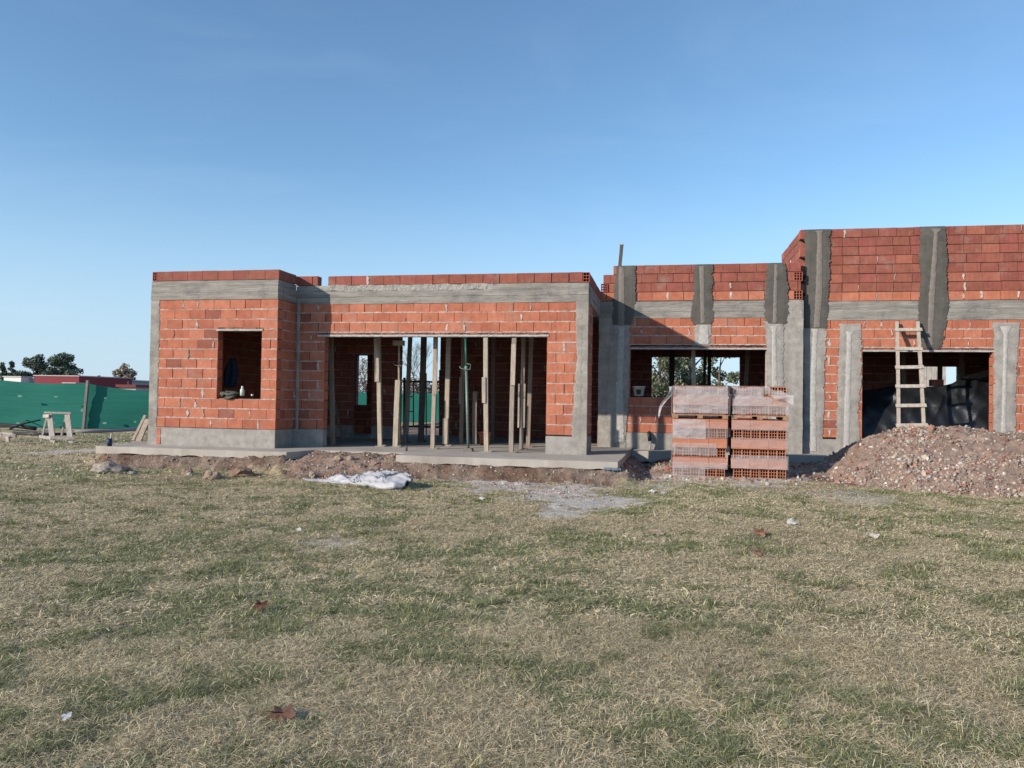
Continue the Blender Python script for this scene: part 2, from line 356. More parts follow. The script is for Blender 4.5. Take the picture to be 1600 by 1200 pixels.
# ---- grass blades: one object nobody could count
def blades(n, r0, r1, half, Lr, Wr, seed, ntuft=0):
    g = np.random.default_rng(seed)
    r = np.sqrt(g.uniform(r0*r0, r1*r1, n)); a = g.uniform(-half, half, n)+TH
    X = -np.sin(a)*r; Y = np.cos(a)*r
    n1 = fbm(X*.9, Y*.9, 61); n2 = fbm(X*4, Y*4, 63); n4 = fbm(X*11, Y*11, 68, 2)
    bare = np.maximum(dirt_mask(X, Y)*1.05, np.clip(grey_mask(X, Y)*1.5, 0, .985))
    bare = np.maximum(bare, (heap_h(X, Y) > .02)*1.0)
    bare = np.where(under_house(X, Y), 2, bare)
    bare = np.where((Y > slab_front(X)-.25) & (X < -.7) & (X > -10.7), 2, bare)
    patch = sst(.33, .5, fbm(X*2.3, Y*2.3, 71)*.7+n4*.3)          # thin spots
    keep = (g.uniform(0, 1, n) > bare) & (g.uniform(0, 1, n) < .45+.55*patch)
    X, Y, n1, n2, n4 = X[keep], Y[keep], n1[keep], n2[keep], n4[keep]; n = len(X)
    T = None
    if ntuft:                                            # star shaped green tufts
        rt = np.sqrt(g.uniform(r0*r0, r1*r1, ntuft)); at = g.uniform(-half, half, ntuft)+TH
        tx = -np.sin(at)*rt; ty = np.cos(at)*rt
        kk = (fbm(tx*2, ty*2, 64) > .47) & (np.maximum(dirt_mask(tx, ty), grey_mask(tx, ty)) < .3) & (heap_h(tx, ty) < .01) & ~under_house(tx, ty) & ~((ty > slab_front(tx)-.4) & (tx < -.6) & (tx > -10.7))
        tx, ty = tx[kk], ty[kk]; q = 46; sz = g.uniform(.5, 1.25, len(tx)).repeat(q)
        tx = tx.repeat(q)+g.normal(0, .022, len(tx)*q); ty = ty.repeat(q)+g.normal(0, .022, len(ty)*q)
        T = len(tx); X = np.concatenate([X, tx]); Y = np.concatenate([Y, ty]); n = len(X)
        n1 = fbm(X*.9, Y*.9, 61); n2 = fbm(X*4, Y*4, 63); n4 = fbm(X*11, Y*11, 68, 2)
    Z = ground_z(X, Y)
    n5 = fbm(X*2, Y*2, 64); gf = sst(.46, .575, n1*.2+n5*.3+n2*.32+n4*.18)                          # green fraction
    isg = g.uniform(0, 1, n) < .09+.66*gf
    tuft = sst(.60, .72, n2*.5+n4*.5)*.5
    if T: isg[-T:] = g.uniform(0, 1, T) < .88
    Ln = g.uniform(Lr[0], Lr[1], n)*(1+.5*tuft*isg)*(.7+.6*n2); W = g.uniform(Wr[0], Wr[1], n)
    if T: Ln[-T:] = g.uniform(.05, .10, T)*sz; W[-T:] *= 1.1
    el = np.where(isg, g.uniform(.15, 1.0, n)+.25*tuft, np.abs(g.normal(.12, .3, n)))  # elevation angle of the blade
    if T: el[-T:] = g.uniform(.35, 1.25, T)
    az = g.uniform(0, 2*math.pi, n)
    d = np.stack([np.cos(az)*np.cos(el), np.sin(az)*np.cos(el), np.sin(el)], 1)
    s = np.stack([-np.sin(az), np.cos(az), g.normal(0, .35, n)], 1)
    ab = az+g.normal(0, .25, n); bend = np.stack([np.cos(ab)*.35, np.sin(ab)*.35, -.12-.12*g.uniform(0, 1, n)], 1)
    root = np.stack([X, Y, Z-.002+np.where(isg, 0, g.uniform(0, .02, n))], 1)
    mid = root+d*Ln[:, None]*.5; tip = root+d*Ln[:, None]*.95+bend*Ln[:, None]*.45
    tip[:, 2] = np.maximum(tip[:, 2], Z+.004); mid[:, 2] = np.maximum(mid[:, 2], Z+.003)
    h = s*W[:, None]*.5
    VV = np.stack([root-h, root+h, mid+h*.9, mid-h*.9, tip], 1).reshape(-1, 3)
    o = np.arange(n)[:, None]*5
    LL = np.concatenate([o, o+1, o+2, o+3, o+3, o+2, o+4], 1).ravel()
    u = g.uniform(0, 1, (n, 1)); u2 = g.uniform(0, 1, (n, 1))
    dryc = np.array([.66, .525, .325])*(1-u)+np.array([.84, .695, .455])*u
    dryc = np.where(u2 > .82, np.array([.31, .23, .14])*(.8+.5*u), dryc)
    dryc = np.where(u2 < .05, np.array([.86, .77, .54]), dryc)
    grc = np.array([.15, .175, .07])*(1-u)+np.array([.33, .345, .155])*u
    grc = np.where(u2 > .8, np.array([.22, .24, .14]), grc)
    c = np.where(isg[:, None], grc, dryc)*(.8+.35*n1[:, None])
    return VV, LL, c
parts = [blades(620000, 2.2, 5, .74, (.018, .060), (.0011, .0025), 1, 260), blades(430000, 5, 9, .72, (.022, .06), (.0022, .0045), 2, 500),
         blades(430000, 9, 14.2, .72, (.022, .055), (.0035, .0065), 3, 600), blades(170000, 14.2, 30, .8, (.04, .08), (.010, .02), 4)]
VV = []; LL = []; CC = []; off = 0
for a, b, c in parts:
    VV.append(a); LL.append(b+off); off += len(a); CC.append(np.repeat(c, 2, axis=0))
VV = np.concatenate(VV); LL = np.concatenate(LL); CC = np.concatenate(CC)
gs = np_mesh('grass', VV, LL, np.tile([4, 3], len(CC)//2), CC, M['blade'])
tag(gs, 'short winter lawn of tan dry thatch with green tufts', 'grass', kind='stuff')
del VV, LL, CC, parts

# ---- stones helper (many small stones in one mesh)
_t = (1+5**.5)/2
ICO = np.array([(-1, _t, 0), (1, _t, 0), (-1, -_t, 0), (1, -_t, 0), (0, -1, _t), (0, 1, _t), (0, -1, -_t), (0, 1, -_t), (_t, 0, -1), (_t, 0, 1), (-_t, 0, -1), (-_t, 0, 1)])/1.9
ICF = np.array([(0, 11, 5), (0, 5, 1), (0, 1, 7), (0, 7, 10), (0, 10, 11), (1, 5, 9), (5, 11, 4), (11, 10, 2), (10, 7, 6), (7, 1, 8), (3, 9, 4), (3, 4, 2), (3, 2, 6), (3, 6, 8), (3, 8, 9), (4, 9, 5), (2, 4, 11), (6, 2, 10), (8, 6, 7), (9, 8, 1)])
def stones_arrays(C, S, cols, g):
    n = len(C)
    A = np.repeat(ICO[None], n, 0)*(1+g.normal(0, .16, (n, 12, 1)))
    sc = g.uniform(.55, 1.15, (n, 1, 3)); sc[..., 2] *= .7
    q = g.normal(0, 1, (n, 4)); q /= np.linalg.norm(q, axis=1)[:, None]
    w, x, y, z = q.T
    Rm = np.stack([1-2*(y*y+z*z), 2*(x*y-z*w), 2*(x*z+y*w), 2*(x*y+z*w), 1-2*(x*x+z*z), 2*(y*z-x*w), 2*(x*z-y*w), 2*(y*z+x*w), 1-2*(x*x+y*y)], 1).reshape(n, 3, 3)
    A = np.einsum('nij,nkj->nki', Rm, A*sc)*S[:, None, None]+C[:, None, :]
    L = (ICF.ravel()[None]+np.arange(n)[:, None]*12).ravel()
    return A.reshape(-1, 3), L, np.repeat(cols, 20, axis=0)
def stone_cols(n, g, red=.3, grey=.3):
    base = np.array([.36, .285, .225])*np.ones((n, 3)); u = g.uniform(0, 1, n)[:, None]
    base = np.where(u < red, np.array([.32, .16, .115]), base)
    base = np.where(u > 1-grey, np.array([.37, .33, .29]), base)
    base = np.where((u > .5) & (u < .535), np.array([.6, .57, .54]), base)
    return base*g.uniform(.6, 1.3, (n, 1))

# ---- rubble heap
hx = np.arange(2.0, 9.6, .035); hy = np.arange(12.0, 17.3, .035); HX, HY = np.meshgrid(hx, hy)
hh = heap_h(HX, HY)
HZ = ground_z(HX, HY)-.04+hh+.05*(fbm(HX*6, HY*6, 91, 3)-.5)*sst(0, .1, hh)+.02*(fbm(HX*20, HY*20, 95, 2)-.5)
HV = np.stack([HX.ravel(), HY.ravel(), HZ.ravel()], 1); a, b = len(hx), len(hy)
ii = (np.arange(b-1)[:, None]*a+np.arange(a-1)[None]).ravel(); HL = np.stack([ii, ii+1, ii+a+1, ii+a], 1)
hc = HV[HL].mean(1); keep = heap_h(hc[:, 0], hc[:, 1]) > .004; HL = HL[keep]; hc = hc[keep]
n_ = fbm(hc[:, 0]*3, hc[:, 1]*3, 97)[:, None]; n3 = fbm(hc[:, 0]*18, hc[:, 1]*18, 98, 2)[:, None]
hcol = (np.array([.20, .13, .10])*(1-n_)+np.array([.29, .205, .16])*n_)*(.7+.6*n3)
g = np.random.default_rng(5); N = 24000
X = g.uniform(2.2, 9.4, N*2); Y = g.uniform(12.1, 16.6, N*2); h = heap_h(X, Y)
fine = fbm(X*.9+3, Y*.9, 99)+.22*np.exp(-((X-5)/1.0)**2-((Y-14.3)/.8)**2)   # bare dusty crest
k = (h > .01) & (g.uniform(0, 1, N*2) > sst(.47, .66, fine)*.8); X, Y, h = X[k][:N], Y[k][:N], h[k][:N]
Z = ground_z(X, Y)-.04+h; S = .009+.034*g.power(.35, len(X))**2; S *= 1+.9*(g.uniform(0, 1, len(X)) > .98)
big, bl, bc = stones_arrays(np.stack([X, Y, Z+S*.25], 1), S, stone_cols(len(X), g, .3, .22), g)
Vn = np.concatenate([HV, big]); Ln = np.concatenate([HL.ravel(), bl+len(HV)]); cnt = np.concatenate([np.full(len(HL), 4), np.full(len(bc), 3)])
hp = np_mesh('rubble_heap', Vn, Ln, cnt, np.concatenate([hcol, bc]), M['stone'])
tag(hp, 'big heap of pinkish broken rubble in front of the wide opening', 'rubble heap', kind='stuff')

# ---- loose debris
def scatter(name, boxes, label):
    g = np.random.default_rng(23); Cs = []; Ss = []; cs = []
    for (x0, x1, y0, y1, n, smin, smax, red, grey) in boxes:
        X = g.uniform(x0, x1, n); Y = g.uniform(y0, y1, n); k = g.uniform(0, 1, n) < np.clip(np.maximum(dirt_mask(X, Y), grey_mask(X, Y))+.04, 0, 1)
        k &= (heap_h(X, Y) < .03)
        X, Y = X[k], Y[k]; n = len(X)
        S = smin+(smax-smin)*g.power(.4, n)**2; Z = ground_z(X, Y)+S*.2
        ok = ~((X < -.78) & (Y > slab_front(X)-.02) & (Z < .4)); X, Y, Z, S = X[ok], Y[ok], Z[ok], S[ok]
        Cs.append(np.stack([X, Y, Z], 1)); Ss.append(S); cs.append(stone_cols(len(X), g, red, grey))
    v, l, c = stones_arrays(np.concatenate(Cs), np.concatenate(Ss), np.concatenate(cs), g)
    o = np_mesh(name, v, l, np.full(len(c), 3), c, M['stone']); tag(o, label, 'debris', kind='stuff'); return o
scatter('debris', [(-11, -6.4, 12.0, 13.0, 1800, .006, .03, .4, .1), (-7, -4.2, 11.5, 13.7, 2600, .006, .035, .35, .3), (-4.4, -.7, 10.6, 13.1, 2600, .006, .028, .3, .5),
                   (-.8, 3, 13, 17, 2600, .008, .045, .4, .3), (-1, 4, 11.5, 14, 900, .006, .03, .4, .3), (-13, -9.5, 11.5, 15, 300, .006, .02, .2, .6)],
        'small brick chips and gravel scattered on the bare soil')

# ================================================================= HOUSE
house = empty('unfinished_house', (0, 0, 0))
tag(house, 'single storey unfinished house of red hollow brick with grey concrete beams', 'house')
CH = .1969
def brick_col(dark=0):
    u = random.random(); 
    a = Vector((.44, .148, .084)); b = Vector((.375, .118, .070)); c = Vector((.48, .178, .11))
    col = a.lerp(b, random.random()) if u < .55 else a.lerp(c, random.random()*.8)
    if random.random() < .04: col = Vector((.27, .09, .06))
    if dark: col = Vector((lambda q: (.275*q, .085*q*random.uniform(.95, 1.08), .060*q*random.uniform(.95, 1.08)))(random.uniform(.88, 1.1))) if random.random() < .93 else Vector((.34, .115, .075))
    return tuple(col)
def wall(mb, mt, u0, u1, v, z0, ncourse, ch, holes=(), thick=.18, axis='x', dark=0, start=0, mort=.3, bl=.34, openj=.5):
    """mb bricks, mt mortar. wall runs along u from u0 to u1 with its outer face at v and its body behind (+); holes are (u0,u1,z0,z1)"""
    def bx(B, a0, a1, t0, t1, q0, q1, col=(1, 1, 1), jit=0):
        if axis == 'x': B.box(a0, a1, v+t0, v+t1, q0, q1, col, 0, None, jit)
        else: B.box(v+t0, v+t1, a0, a1, q0, q1, col, 0, None, jit)
    def segs(q0, q1):
        ivs = [(u0, u1)]
        for (h0, h1, g0, g1) in holes:
            if min(q1, g1)-max(q0, g0) > .3*(q1-q0):
                nv = []
                for a, b in ivs:
                    if h1 <= a or h0 >= b: nv.append((a, b))
                    else:
                        if h0 > a: nv.append((a, h0))
                        if h1 < b: nv.append((h1, b))
                ivs = nv
        return ivs
    for k in range(ncourse):
        q0 = z0+k*ch; q1 = q0+ch; off = ((k+start) % 2)*bl/2+random.uniform(-.02, .02)
        for a, b in segs(q0+.01, q1-.01):
            if b-a < .02: continue
            bx(mt, a+.03, b-.03, .035, thick-.035, q0-.004, q1+.001)          # solid heart behind the joints
            # ragged bed joint
            m = max(2, int((b-a)/.045)); rec = random.uniform(-.002, .004) if not dark else random.uniform(.006, .014)
            tops = [[], [], [], []]
            for i in range(m+1):
                u = a+.004+(b-a-.008)*i/m; r = rec+random.uniform(-.005, .006); hz = random.uniform(-.003, .004)
                for q, (t, z) in enumerate(((r, q0-.010-hz), (r, q0+.013+hz), (thick-r, q0+.013), (thick-r, q0-.010))):
                    tops[q].append((u, v+t, z) if axis == 'x' else (v+t, u, z))
            if k > 0: mt.sheet([tops[0], tops[1]]); mt.sheet([tops[1], tops[2]]); mt.sheet([tops[2], tops[3]]); mt.sheet([tops[3], tops[0]])
            u = a-off if off > .05 else a
            first = True
            while u < b-.01:
                e = u+bl+random.uniform(-.012, .012); s0 = max(u, a); s1 = min(e, b)
                if b-e < .05: s1 = b
                gap = random.choice([.006, .010, .014, .02]) if random.random() < openj else .008
                if s1-s0 > .025:
                    d = random.uniform(-.003, .005); zz = random.uniform(-.002, .002)
                    bx(mb, s0+(gap/2 if s0 > a else 0), s1-(gap/2 if s1 < b else 0), d, thick+random.uniform(-.003, .003), q0+.008+zz, q1-.006+zz, brick_col(dark), .0018)
                    if random.random() < mort*(1.25 if k < 5 else .45) and s1 < b-.03:             # mortar squeezed out of the upright joint
                        w = random.choice([.008, .02, .028, .036]); zc0 = q0+random.uniform(.0, .06); zc1 = q1-random.uniform(0, .06)
                        rows = []
                        for i in range(5):
                            z = zc0+(zc1-zc0)*i/4; c_ = s1+random.uniform(-.012, .012); ww = w*random.uniform(.4, 1.25)*(.5 if i in (0, 4) else 1)
                            pr = [(c_-ww, .003), (c_-ww*.4, -.007-random.random()*.005), (c_+ww*.5, -.007-random.random()*.005), (c_+ww, .003)]
                            rows.append([(p, v+t, z) if axis == 'x' else (v+t, p, z) for p, t in pr])
                        mt.sheet(rows)
                u = e
                if b-u < .05: break
def ragged(mb, rows, v, d=.012, n=5, jit=.012, dz=.022, col=(1, 1, 1), inward=.02, yn=.0012):
    """patch of plaster on the wall plane y=v: rows = [(z, xl, xr)...] interpolated, ragged edges, proud by d"""
    rows = sorted(rows); z = rows[0][0]; P_ = []
    jl = jr = 0
    zs = list(np.arange(rows[0][0], rows[-1][0], dz))+[rows[-1][0]]
    for z in zs:
        for (za, la, ra), (zb, lb, rb) in zip(rows, rows[1:]):
            if za <= z <= zb: break
        t = (z-za)/(zb-za) if zb > za else 0
        jl = jl*.45+random.uniform(-jit, jit)*random.choice([.3, .6, 1.2]); jr = jr*.45+random.uniform(-jit, jit)*random.choice([.3, .6, 1.2])
        l = la+(lb-la)*t+jl; r = ra+(rb-ra)*t+jr
        if r-l < .015: r = l+.015
        row = [(l, v+inward, z)]
        for i in range(n+1):
            u = i/n; y = v-d*(1 if 0 < i < n else .6)+random.uniform(-yn, yn)
            row.append((l+(r-l)*u, y, z+(random.uniform(-.006, .006) if z not in (zs[0], zs[-1]) else 0)))
        row.append((r, v+inward, z)); P_.append(row)
    P_ = [[(p[0], v+inward, p[2]) for p in P_[0]]]+P_+[[(p[0], v+inward, p[2]) for p in P_[-1]]]
    mb.sheet(P_, col)
def rough_box(mb, x0, x1, y0, y1, z0, z1, st=.12, amp=.004, col=(1, 1, 1)):
    """cast concrete block with slightly uneven faces"""
    nx_ = max(1, int((x1-x0)/st)); ny_ = max(1, int((y1-y0)/st)); nz_ = max(1, int((z1-z0)/st))
    def pt(x, y, z):
        q = Vector((x, y, z))*3.1; nn = mnoise.noise_vector(q)*amp+mnoise.noise_vector(q*4)*amp*.6
        return (x+nn.x, y+nn.y, z+nn.z)
    lin = lambda a, b, n: [a+(b-a)*i/n for i in range(n+1)]
    X_, Y_, Z_ = lin(x0, x1, nx_), lin(y0, y1, ny_), lin(z0, z1, nz_)
    mb.sheet([[pt(x, y0, z) for x in X_] for z in Z_], col); mb.sheet([[pt(x, y1, z) for x in X_[::-1]] for z in Z_], col)
    mb.sheet([[pt(x0, y, z) for y in Y_[::-1]] for z in Z_], col); mb.sheet([[pt(x1, y, z) for y in Y_] for z in Z_], col)
    mb.sheet([[pt(x, y, z1) for x in X_] for y in Y_], col); mb.sheet([[pt(x, y, z0) for x in X_[::-1]] for y in Y_], col)

Y1, Y2, Y3, Y4, YB = 13.8, 14.53, 17.2, 17.37, 20.3
XL, X12, X2R, X34, XR = -10.24, -7.45, -1.45, 2.86, 9.2
Z0 = .72; ZB1, ZT1 = 3.28, 3.66
def pair(): return MB(), MB()
def fin(b, m, nm='brick_wall', lab=None):
    o = b.build(nm, M['brick'], house)
    if lab: o['label'] = lab
    j = m.build('mortar_joints', M['mortar'], o); return o
# left block front, its return, its left side
b, m = pair(); W1 = (-8.73, -7.78, 1.37, 2.655)
wall(b, m, XL+.19, X12, Y1, Z0, 13, CH, [W1], start=1, mort=.28); fin(b, m, lab='brick wall of the left block around the small window')
b, m = pair(); wall(b, m, Y1+.182, Y2-.002, X12-.18, Z0, 13, CH, axis='y', mort=.3); 
fin(b, m, lab='shaded return wall of the left block')
b, m = pair(); wall(b, m, Y1+.2, YB-.2, XL+.01, Z0, 13, CH, axis='y', mort=.2)
fin(b, m, lab='outer side wall of the left block')
# wide opening wall
b, m = pair(); W2 = (-6.79, -2.23, .3, 2.60)
wall(b, m, X12-.17, X2R-.17, Y2, Z0, 13, CH, [W2], mort=.32); fin(b, m, lab='brick wall around the wide propped opening')
b, m = pair(); wall(b, m, Y2+.182, 15.5, X2R-.185, Z0, 13, CH, axis='y', mort=.2); fin(b, m, lab='short side pier of the propped opening')
# middle wing
b, m = pair(); W3 = (-.77, 2.12, 1.50, 2.54); C3 = .1946; Z3 = .70
wall(b, m, -1.2, 2.14, Y3, Z3, 13, C3, [W3], mort=.3, start=1); fin(b, m, lab='brick wall of the middle wing around the wide window')
# right wing
b, m = pair(); W4 = (4.08, 6.58, .3, 2.52); C4 = .1924; Z4 = .68
wall(b, m, X34-.1, XR, Y4, Z4, 13, C4, [W4], mort=.5, openj=.6); fin(b, m, lab='brick wall of the right wing around the opening')
# inner and rear walls: room shade put into their darker brick colour
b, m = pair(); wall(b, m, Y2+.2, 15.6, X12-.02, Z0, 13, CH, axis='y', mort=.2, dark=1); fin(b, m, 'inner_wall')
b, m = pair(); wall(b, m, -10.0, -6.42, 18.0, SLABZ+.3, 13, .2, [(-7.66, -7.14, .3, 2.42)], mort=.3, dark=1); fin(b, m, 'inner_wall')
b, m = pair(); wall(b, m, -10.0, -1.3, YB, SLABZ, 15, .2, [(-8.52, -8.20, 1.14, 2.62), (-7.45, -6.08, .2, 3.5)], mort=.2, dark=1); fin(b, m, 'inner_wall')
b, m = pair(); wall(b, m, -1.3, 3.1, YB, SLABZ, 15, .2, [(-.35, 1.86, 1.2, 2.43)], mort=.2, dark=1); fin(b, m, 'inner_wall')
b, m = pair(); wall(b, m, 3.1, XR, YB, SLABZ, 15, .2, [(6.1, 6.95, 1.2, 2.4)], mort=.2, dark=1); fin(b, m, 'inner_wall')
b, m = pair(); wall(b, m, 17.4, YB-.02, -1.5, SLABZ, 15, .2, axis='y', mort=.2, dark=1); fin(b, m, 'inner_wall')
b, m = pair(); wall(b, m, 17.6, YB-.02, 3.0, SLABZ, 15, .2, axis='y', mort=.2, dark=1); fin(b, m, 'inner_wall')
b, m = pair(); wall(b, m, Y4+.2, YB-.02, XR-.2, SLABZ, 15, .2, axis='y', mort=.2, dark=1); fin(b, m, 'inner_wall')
# parapets
b, m = pair(); PZ = 3.665
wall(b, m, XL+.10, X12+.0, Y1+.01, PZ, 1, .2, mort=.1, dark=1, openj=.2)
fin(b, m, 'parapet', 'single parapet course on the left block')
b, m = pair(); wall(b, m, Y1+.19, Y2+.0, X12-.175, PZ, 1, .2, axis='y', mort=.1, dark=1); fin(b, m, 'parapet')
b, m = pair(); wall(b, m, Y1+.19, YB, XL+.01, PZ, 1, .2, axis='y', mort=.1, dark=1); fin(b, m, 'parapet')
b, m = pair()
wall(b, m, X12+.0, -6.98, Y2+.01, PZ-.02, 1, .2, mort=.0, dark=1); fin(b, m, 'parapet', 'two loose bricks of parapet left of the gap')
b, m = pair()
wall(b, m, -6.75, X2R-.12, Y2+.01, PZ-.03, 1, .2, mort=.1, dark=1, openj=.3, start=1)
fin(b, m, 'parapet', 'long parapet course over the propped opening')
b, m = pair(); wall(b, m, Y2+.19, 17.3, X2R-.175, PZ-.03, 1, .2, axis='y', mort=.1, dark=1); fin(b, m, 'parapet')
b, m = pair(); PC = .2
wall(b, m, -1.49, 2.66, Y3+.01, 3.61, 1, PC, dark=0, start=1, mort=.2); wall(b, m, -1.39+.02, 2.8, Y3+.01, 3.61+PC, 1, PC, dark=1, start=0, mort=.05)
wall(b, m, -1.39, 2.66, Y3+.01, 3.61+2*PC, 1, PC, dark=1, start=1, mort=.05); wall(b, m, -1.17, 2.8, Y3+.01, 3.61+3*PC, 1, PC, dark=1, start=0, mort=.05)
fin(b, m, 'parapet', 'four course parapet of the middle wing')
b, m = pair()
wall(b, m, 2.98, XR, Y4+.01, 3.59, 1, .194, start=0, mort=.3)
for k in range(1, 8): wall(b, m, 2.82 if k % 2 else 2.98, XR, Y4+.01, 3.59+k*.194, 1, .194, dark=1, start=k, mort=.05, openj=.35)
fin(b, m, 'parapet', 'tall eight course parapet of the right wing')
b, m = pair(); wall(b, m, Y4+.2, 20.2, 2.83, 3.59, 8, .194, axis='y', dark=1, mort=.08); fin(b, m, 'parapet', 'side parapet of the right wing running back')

# hollow brick mesh (opening faces -y)
def hollow(mb, x0, z0, w, h, y0, y1, nx_=3, nz_=3, t=.010, col=(1, 1, 1), M_=None):
    mb.box(x0, x0+t, y0, y1, z0, z0+h, col, 0, M_); mb.box(x0+w-t, x0+w, y0, y1, z0, z0+h, col, 0, M_)
    mb.box(x0+t, x0+w-t, y0+.0006, y1-.0006, z0, z0+t, col, 0, M_); mb.box(x0+t, x0+w-t, y0+.0006, y1-.0006, z0+h-t, z0+h, col, 0, M_)
    for i in range(1, nx_):
        c = x0+t/2+(w-t)*i/nx_; mb.box(c-t*.38, c+t*.38, y0+.0012, y1-.0012, z0+t, z0+h-t, col, 0, M_)
    for i in range(1, nz_):
        c = z0+t/2+(h-t)*i/nz_; mb.box(x0+t, x0+w-t, y0+.0024, y1-.0024, c-t*.38, c+t*.38, col, 0, M_)
def hend(*a, **k): hb = MB(); hollow(hb, *a, **k); hb.build('hollow_brick_end', M['brick'], house)
hend(2.66, 3.615, .18, .188, Y3+.008, Y3+.19, col=(.45, .15, .09))
hend(2.66, 4.015, .18, .188, Y3+.008, Y3+.19, col=(.42, .12, .08))
hend(-1.44, 4.01-.19, .15, .185, Y3-.02, Y3+.16, col=(.40, .11, .08))
hend(-1.61, PZ-.025, .17, .188, Y2+.008, Y2+.19, col=(.40, .12, .085))
hend(2.81, 4.565, .165, .182, Y4+.008, Y4+.19, col=(.45, .14, .09))
hend(2.81, 4.95, .165, .182, Y4+.008, Y4+.19, col=(.42, .12, .08))
hend(2.81, 4.18, .165, .182, Y4+.008, Y4+.19, col=(.42, .12, .08))
hend(XL+.005, PZ+.005, .10, .185, Y1+.01, Y1+.19, 2, 3, col=(.33, .10, .075))
# beams
def beam(x0, x1, y0, y1, z0, z1, mat_='formed', lab=None, split=None):
    mb = MB(); zs = split or [z0, z0+(z1-z0)*.38, z0+(z1-z0)*.72, z1]
    for i, (a, c) in enumerate(zip(zs, zs[1:])):
        d = random.uniform(-.004, .010)
        rough_box(mb, x0-(d if x1-x0 < 1 else 0), x1+(d if x1-x0 < 1 else 0), y0-d, y1+.002, a+.0015, c-.0015, .11, .006)
    o = mb.build('concrete_beam', M[mat_], house)
    if lab: o['label'] = lab
    return o
beam(XL-.0, X12, Y1-.004, Y1+.2, ZB1, ZT1, lab='ring beam of the left block')
beam(X12-.2, X12+.004, Y1+.205, Y2-.006, ZB1, ZT1, lab='short return ring beam')
beam(XL, XL+.2, Y1+.205, YB, ZB1, ZT1)
beam(X12+.006, X2R+.0, Y2-.006, Y2+.2, ZB1-.02, ZT1-.14, lab='ring beam over the propped opening', split=[ZB1-.02, ZB1+.12, ZT1-.14])
beam(X2R-.2, X2R+.004, Y2+.205, Y3-.01, ZB1-.02, ZT1-.04)
mb = MB(); rough_box(mb, X12+.006, -3.3, Y2-.002, Y2+.19, ZT1-.137, ZT1-.02, .05, .022); mb.build('rough_beam_top', M['pebbly'], house)
mb = MB(); rough_box(mb, -3.298, X2R+.0, Y2-.006, Y2+.2, ZT1-.138, ZT1-.03, .1, .007); mb.build('beam_top', M['formed'], house)
beam(-1.5, X34-.0, Y3-.004, Y3+.2, 3.225, 3.60, lab='ring beam of the middle wing')
beam(X34+.005, XR, Y4-.004, Y4+.2, 3.18, 3.585, lab='ring beam of the right wing', split=[3.18, 3.42, 3.585])
beam(-10.0, XR, YB-.01, YB+.21, 3.36, 3.6)
# roof slabs
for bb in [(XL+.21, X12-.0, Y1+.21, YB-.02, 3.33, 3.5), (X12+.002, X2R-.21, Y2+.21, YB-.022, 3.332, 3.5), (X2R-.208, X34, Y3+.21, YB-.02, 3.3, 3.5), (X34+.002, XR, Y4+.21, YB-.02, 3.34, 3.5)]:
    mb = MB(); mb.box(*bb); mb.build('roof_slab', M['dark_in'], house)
# columns / corner posts / bases
mb = MB(); rough_box(mb, XL, XL+.185, Y1-.005, Y1+.2, SLABZ, ZB1-.003, .1, .007)
ragged(mb, [(.9, XL+.1, XL+.20), (ZB1, XL+.1, XL+.2)], Y1, .008, jit=.014)
mb.build('corner_column', M['concrete'], house)['label'] = 'grey corner column at the left end'
mb = MB(); rough_box(mb, X2R-.165, X2R, Y2-.008, Y2+.18, SLABZ, ZB1-.023, .1, .006)
ragged(mb, [(SLABZ, X2R-.30, X2R-.1), (1.5, X2R-.25, X2R-.1), (2.2, X2R-.21, X2R-.1), (ZB1, X2R-.24, X2R-.1)], Y2, .011, jit=.018)
mb.build('corner_column', M['concrete'], house)['label'] = 'grey corner column right of the propped opening'
mb = MB(); rough_box(mb, 2.17, X34, Y3-.012, Y3+.2, SLABZ-.1, 3.222, .12, .007)
ragged(mb, [(3.2, 2.3, 2.84), (3.45, 2.42, 2.84), (3.60, 2.5, 2.80)], Y3-.003, .012)
mb.build('corner_column', M['plaster'], house)['label'] = 'broad pale grey column between middle and right wings'
mb = MB(); rough_box(mb, XL+.19, X12, Y1-.012, Y1+.18, SLABZ-.01, Z0-.005, .12, .005); o = mb.build('plastered_base', M['plaster'], house); o['label'] = 'grey plastered base of the left block'
mb = MB(); rough_box(mb, X12-.18, X12+.006, Y1+.181, Y2-.014, SLABZ-.01, Z0-.005, .12, .005); o = mb.build('plastered_base', M['plaster'], house); o['label'] = 'shaded base of the return wall'
mb = MB(); rough_box(mb, X12+.01, W2[0]+.0, Y2-.012, Y2+.18, SLABZ-.01, Z0-.005, .12, .005); o = mb.build('plastered_base', M['plaster'], house); o['label'] = 'base left of the propped opening'
mb = MB(); rough_box(mb, W2[1], X2R-.17, Y2-.012, Y2+.18, SLABZ-.01, Z0-.02, .12, .005); o = mb.build('plastered_base', M['plaster'], house); o['label'] = 'base below the brick pier'
mb = MB(); rough_box(mb, X2R-.18, X2R-.002, Y2+.182, 15.5, SLABZ-.01, Z0-.02, .12, .005); o = mb.build('plastered_base', M['plaster'], house); o['label'] = 'base of the side pier'
mb = MB(); rough_box(mb, -1.47, -.84, Y3-.008, Y3+.2, SLABZ-.06, 3.222, .12, .008); o = mb.build('plastered_base', M['plaster'], house); o['label'] = 'tall grey plastered wall left of the middle window'
mb = MB(); rough_box(mb, -.838, 2.168, Y3-.012, Y3+.18, SLABZ-.06, Z3-.002, .12, .006); o = mb.build('plastered_base', M['plaster'], house); o['label'] = 'base under the middle window'
mb = MB(); rough_box(mb, X34+.002, 4.08, Y4-.012, Y4+.18, SLABZ-.08, Z4-.03, .12, .006); o = mb.build('plastered_base', M['plaster'], house); o['label'] = 'base left of the right opening'
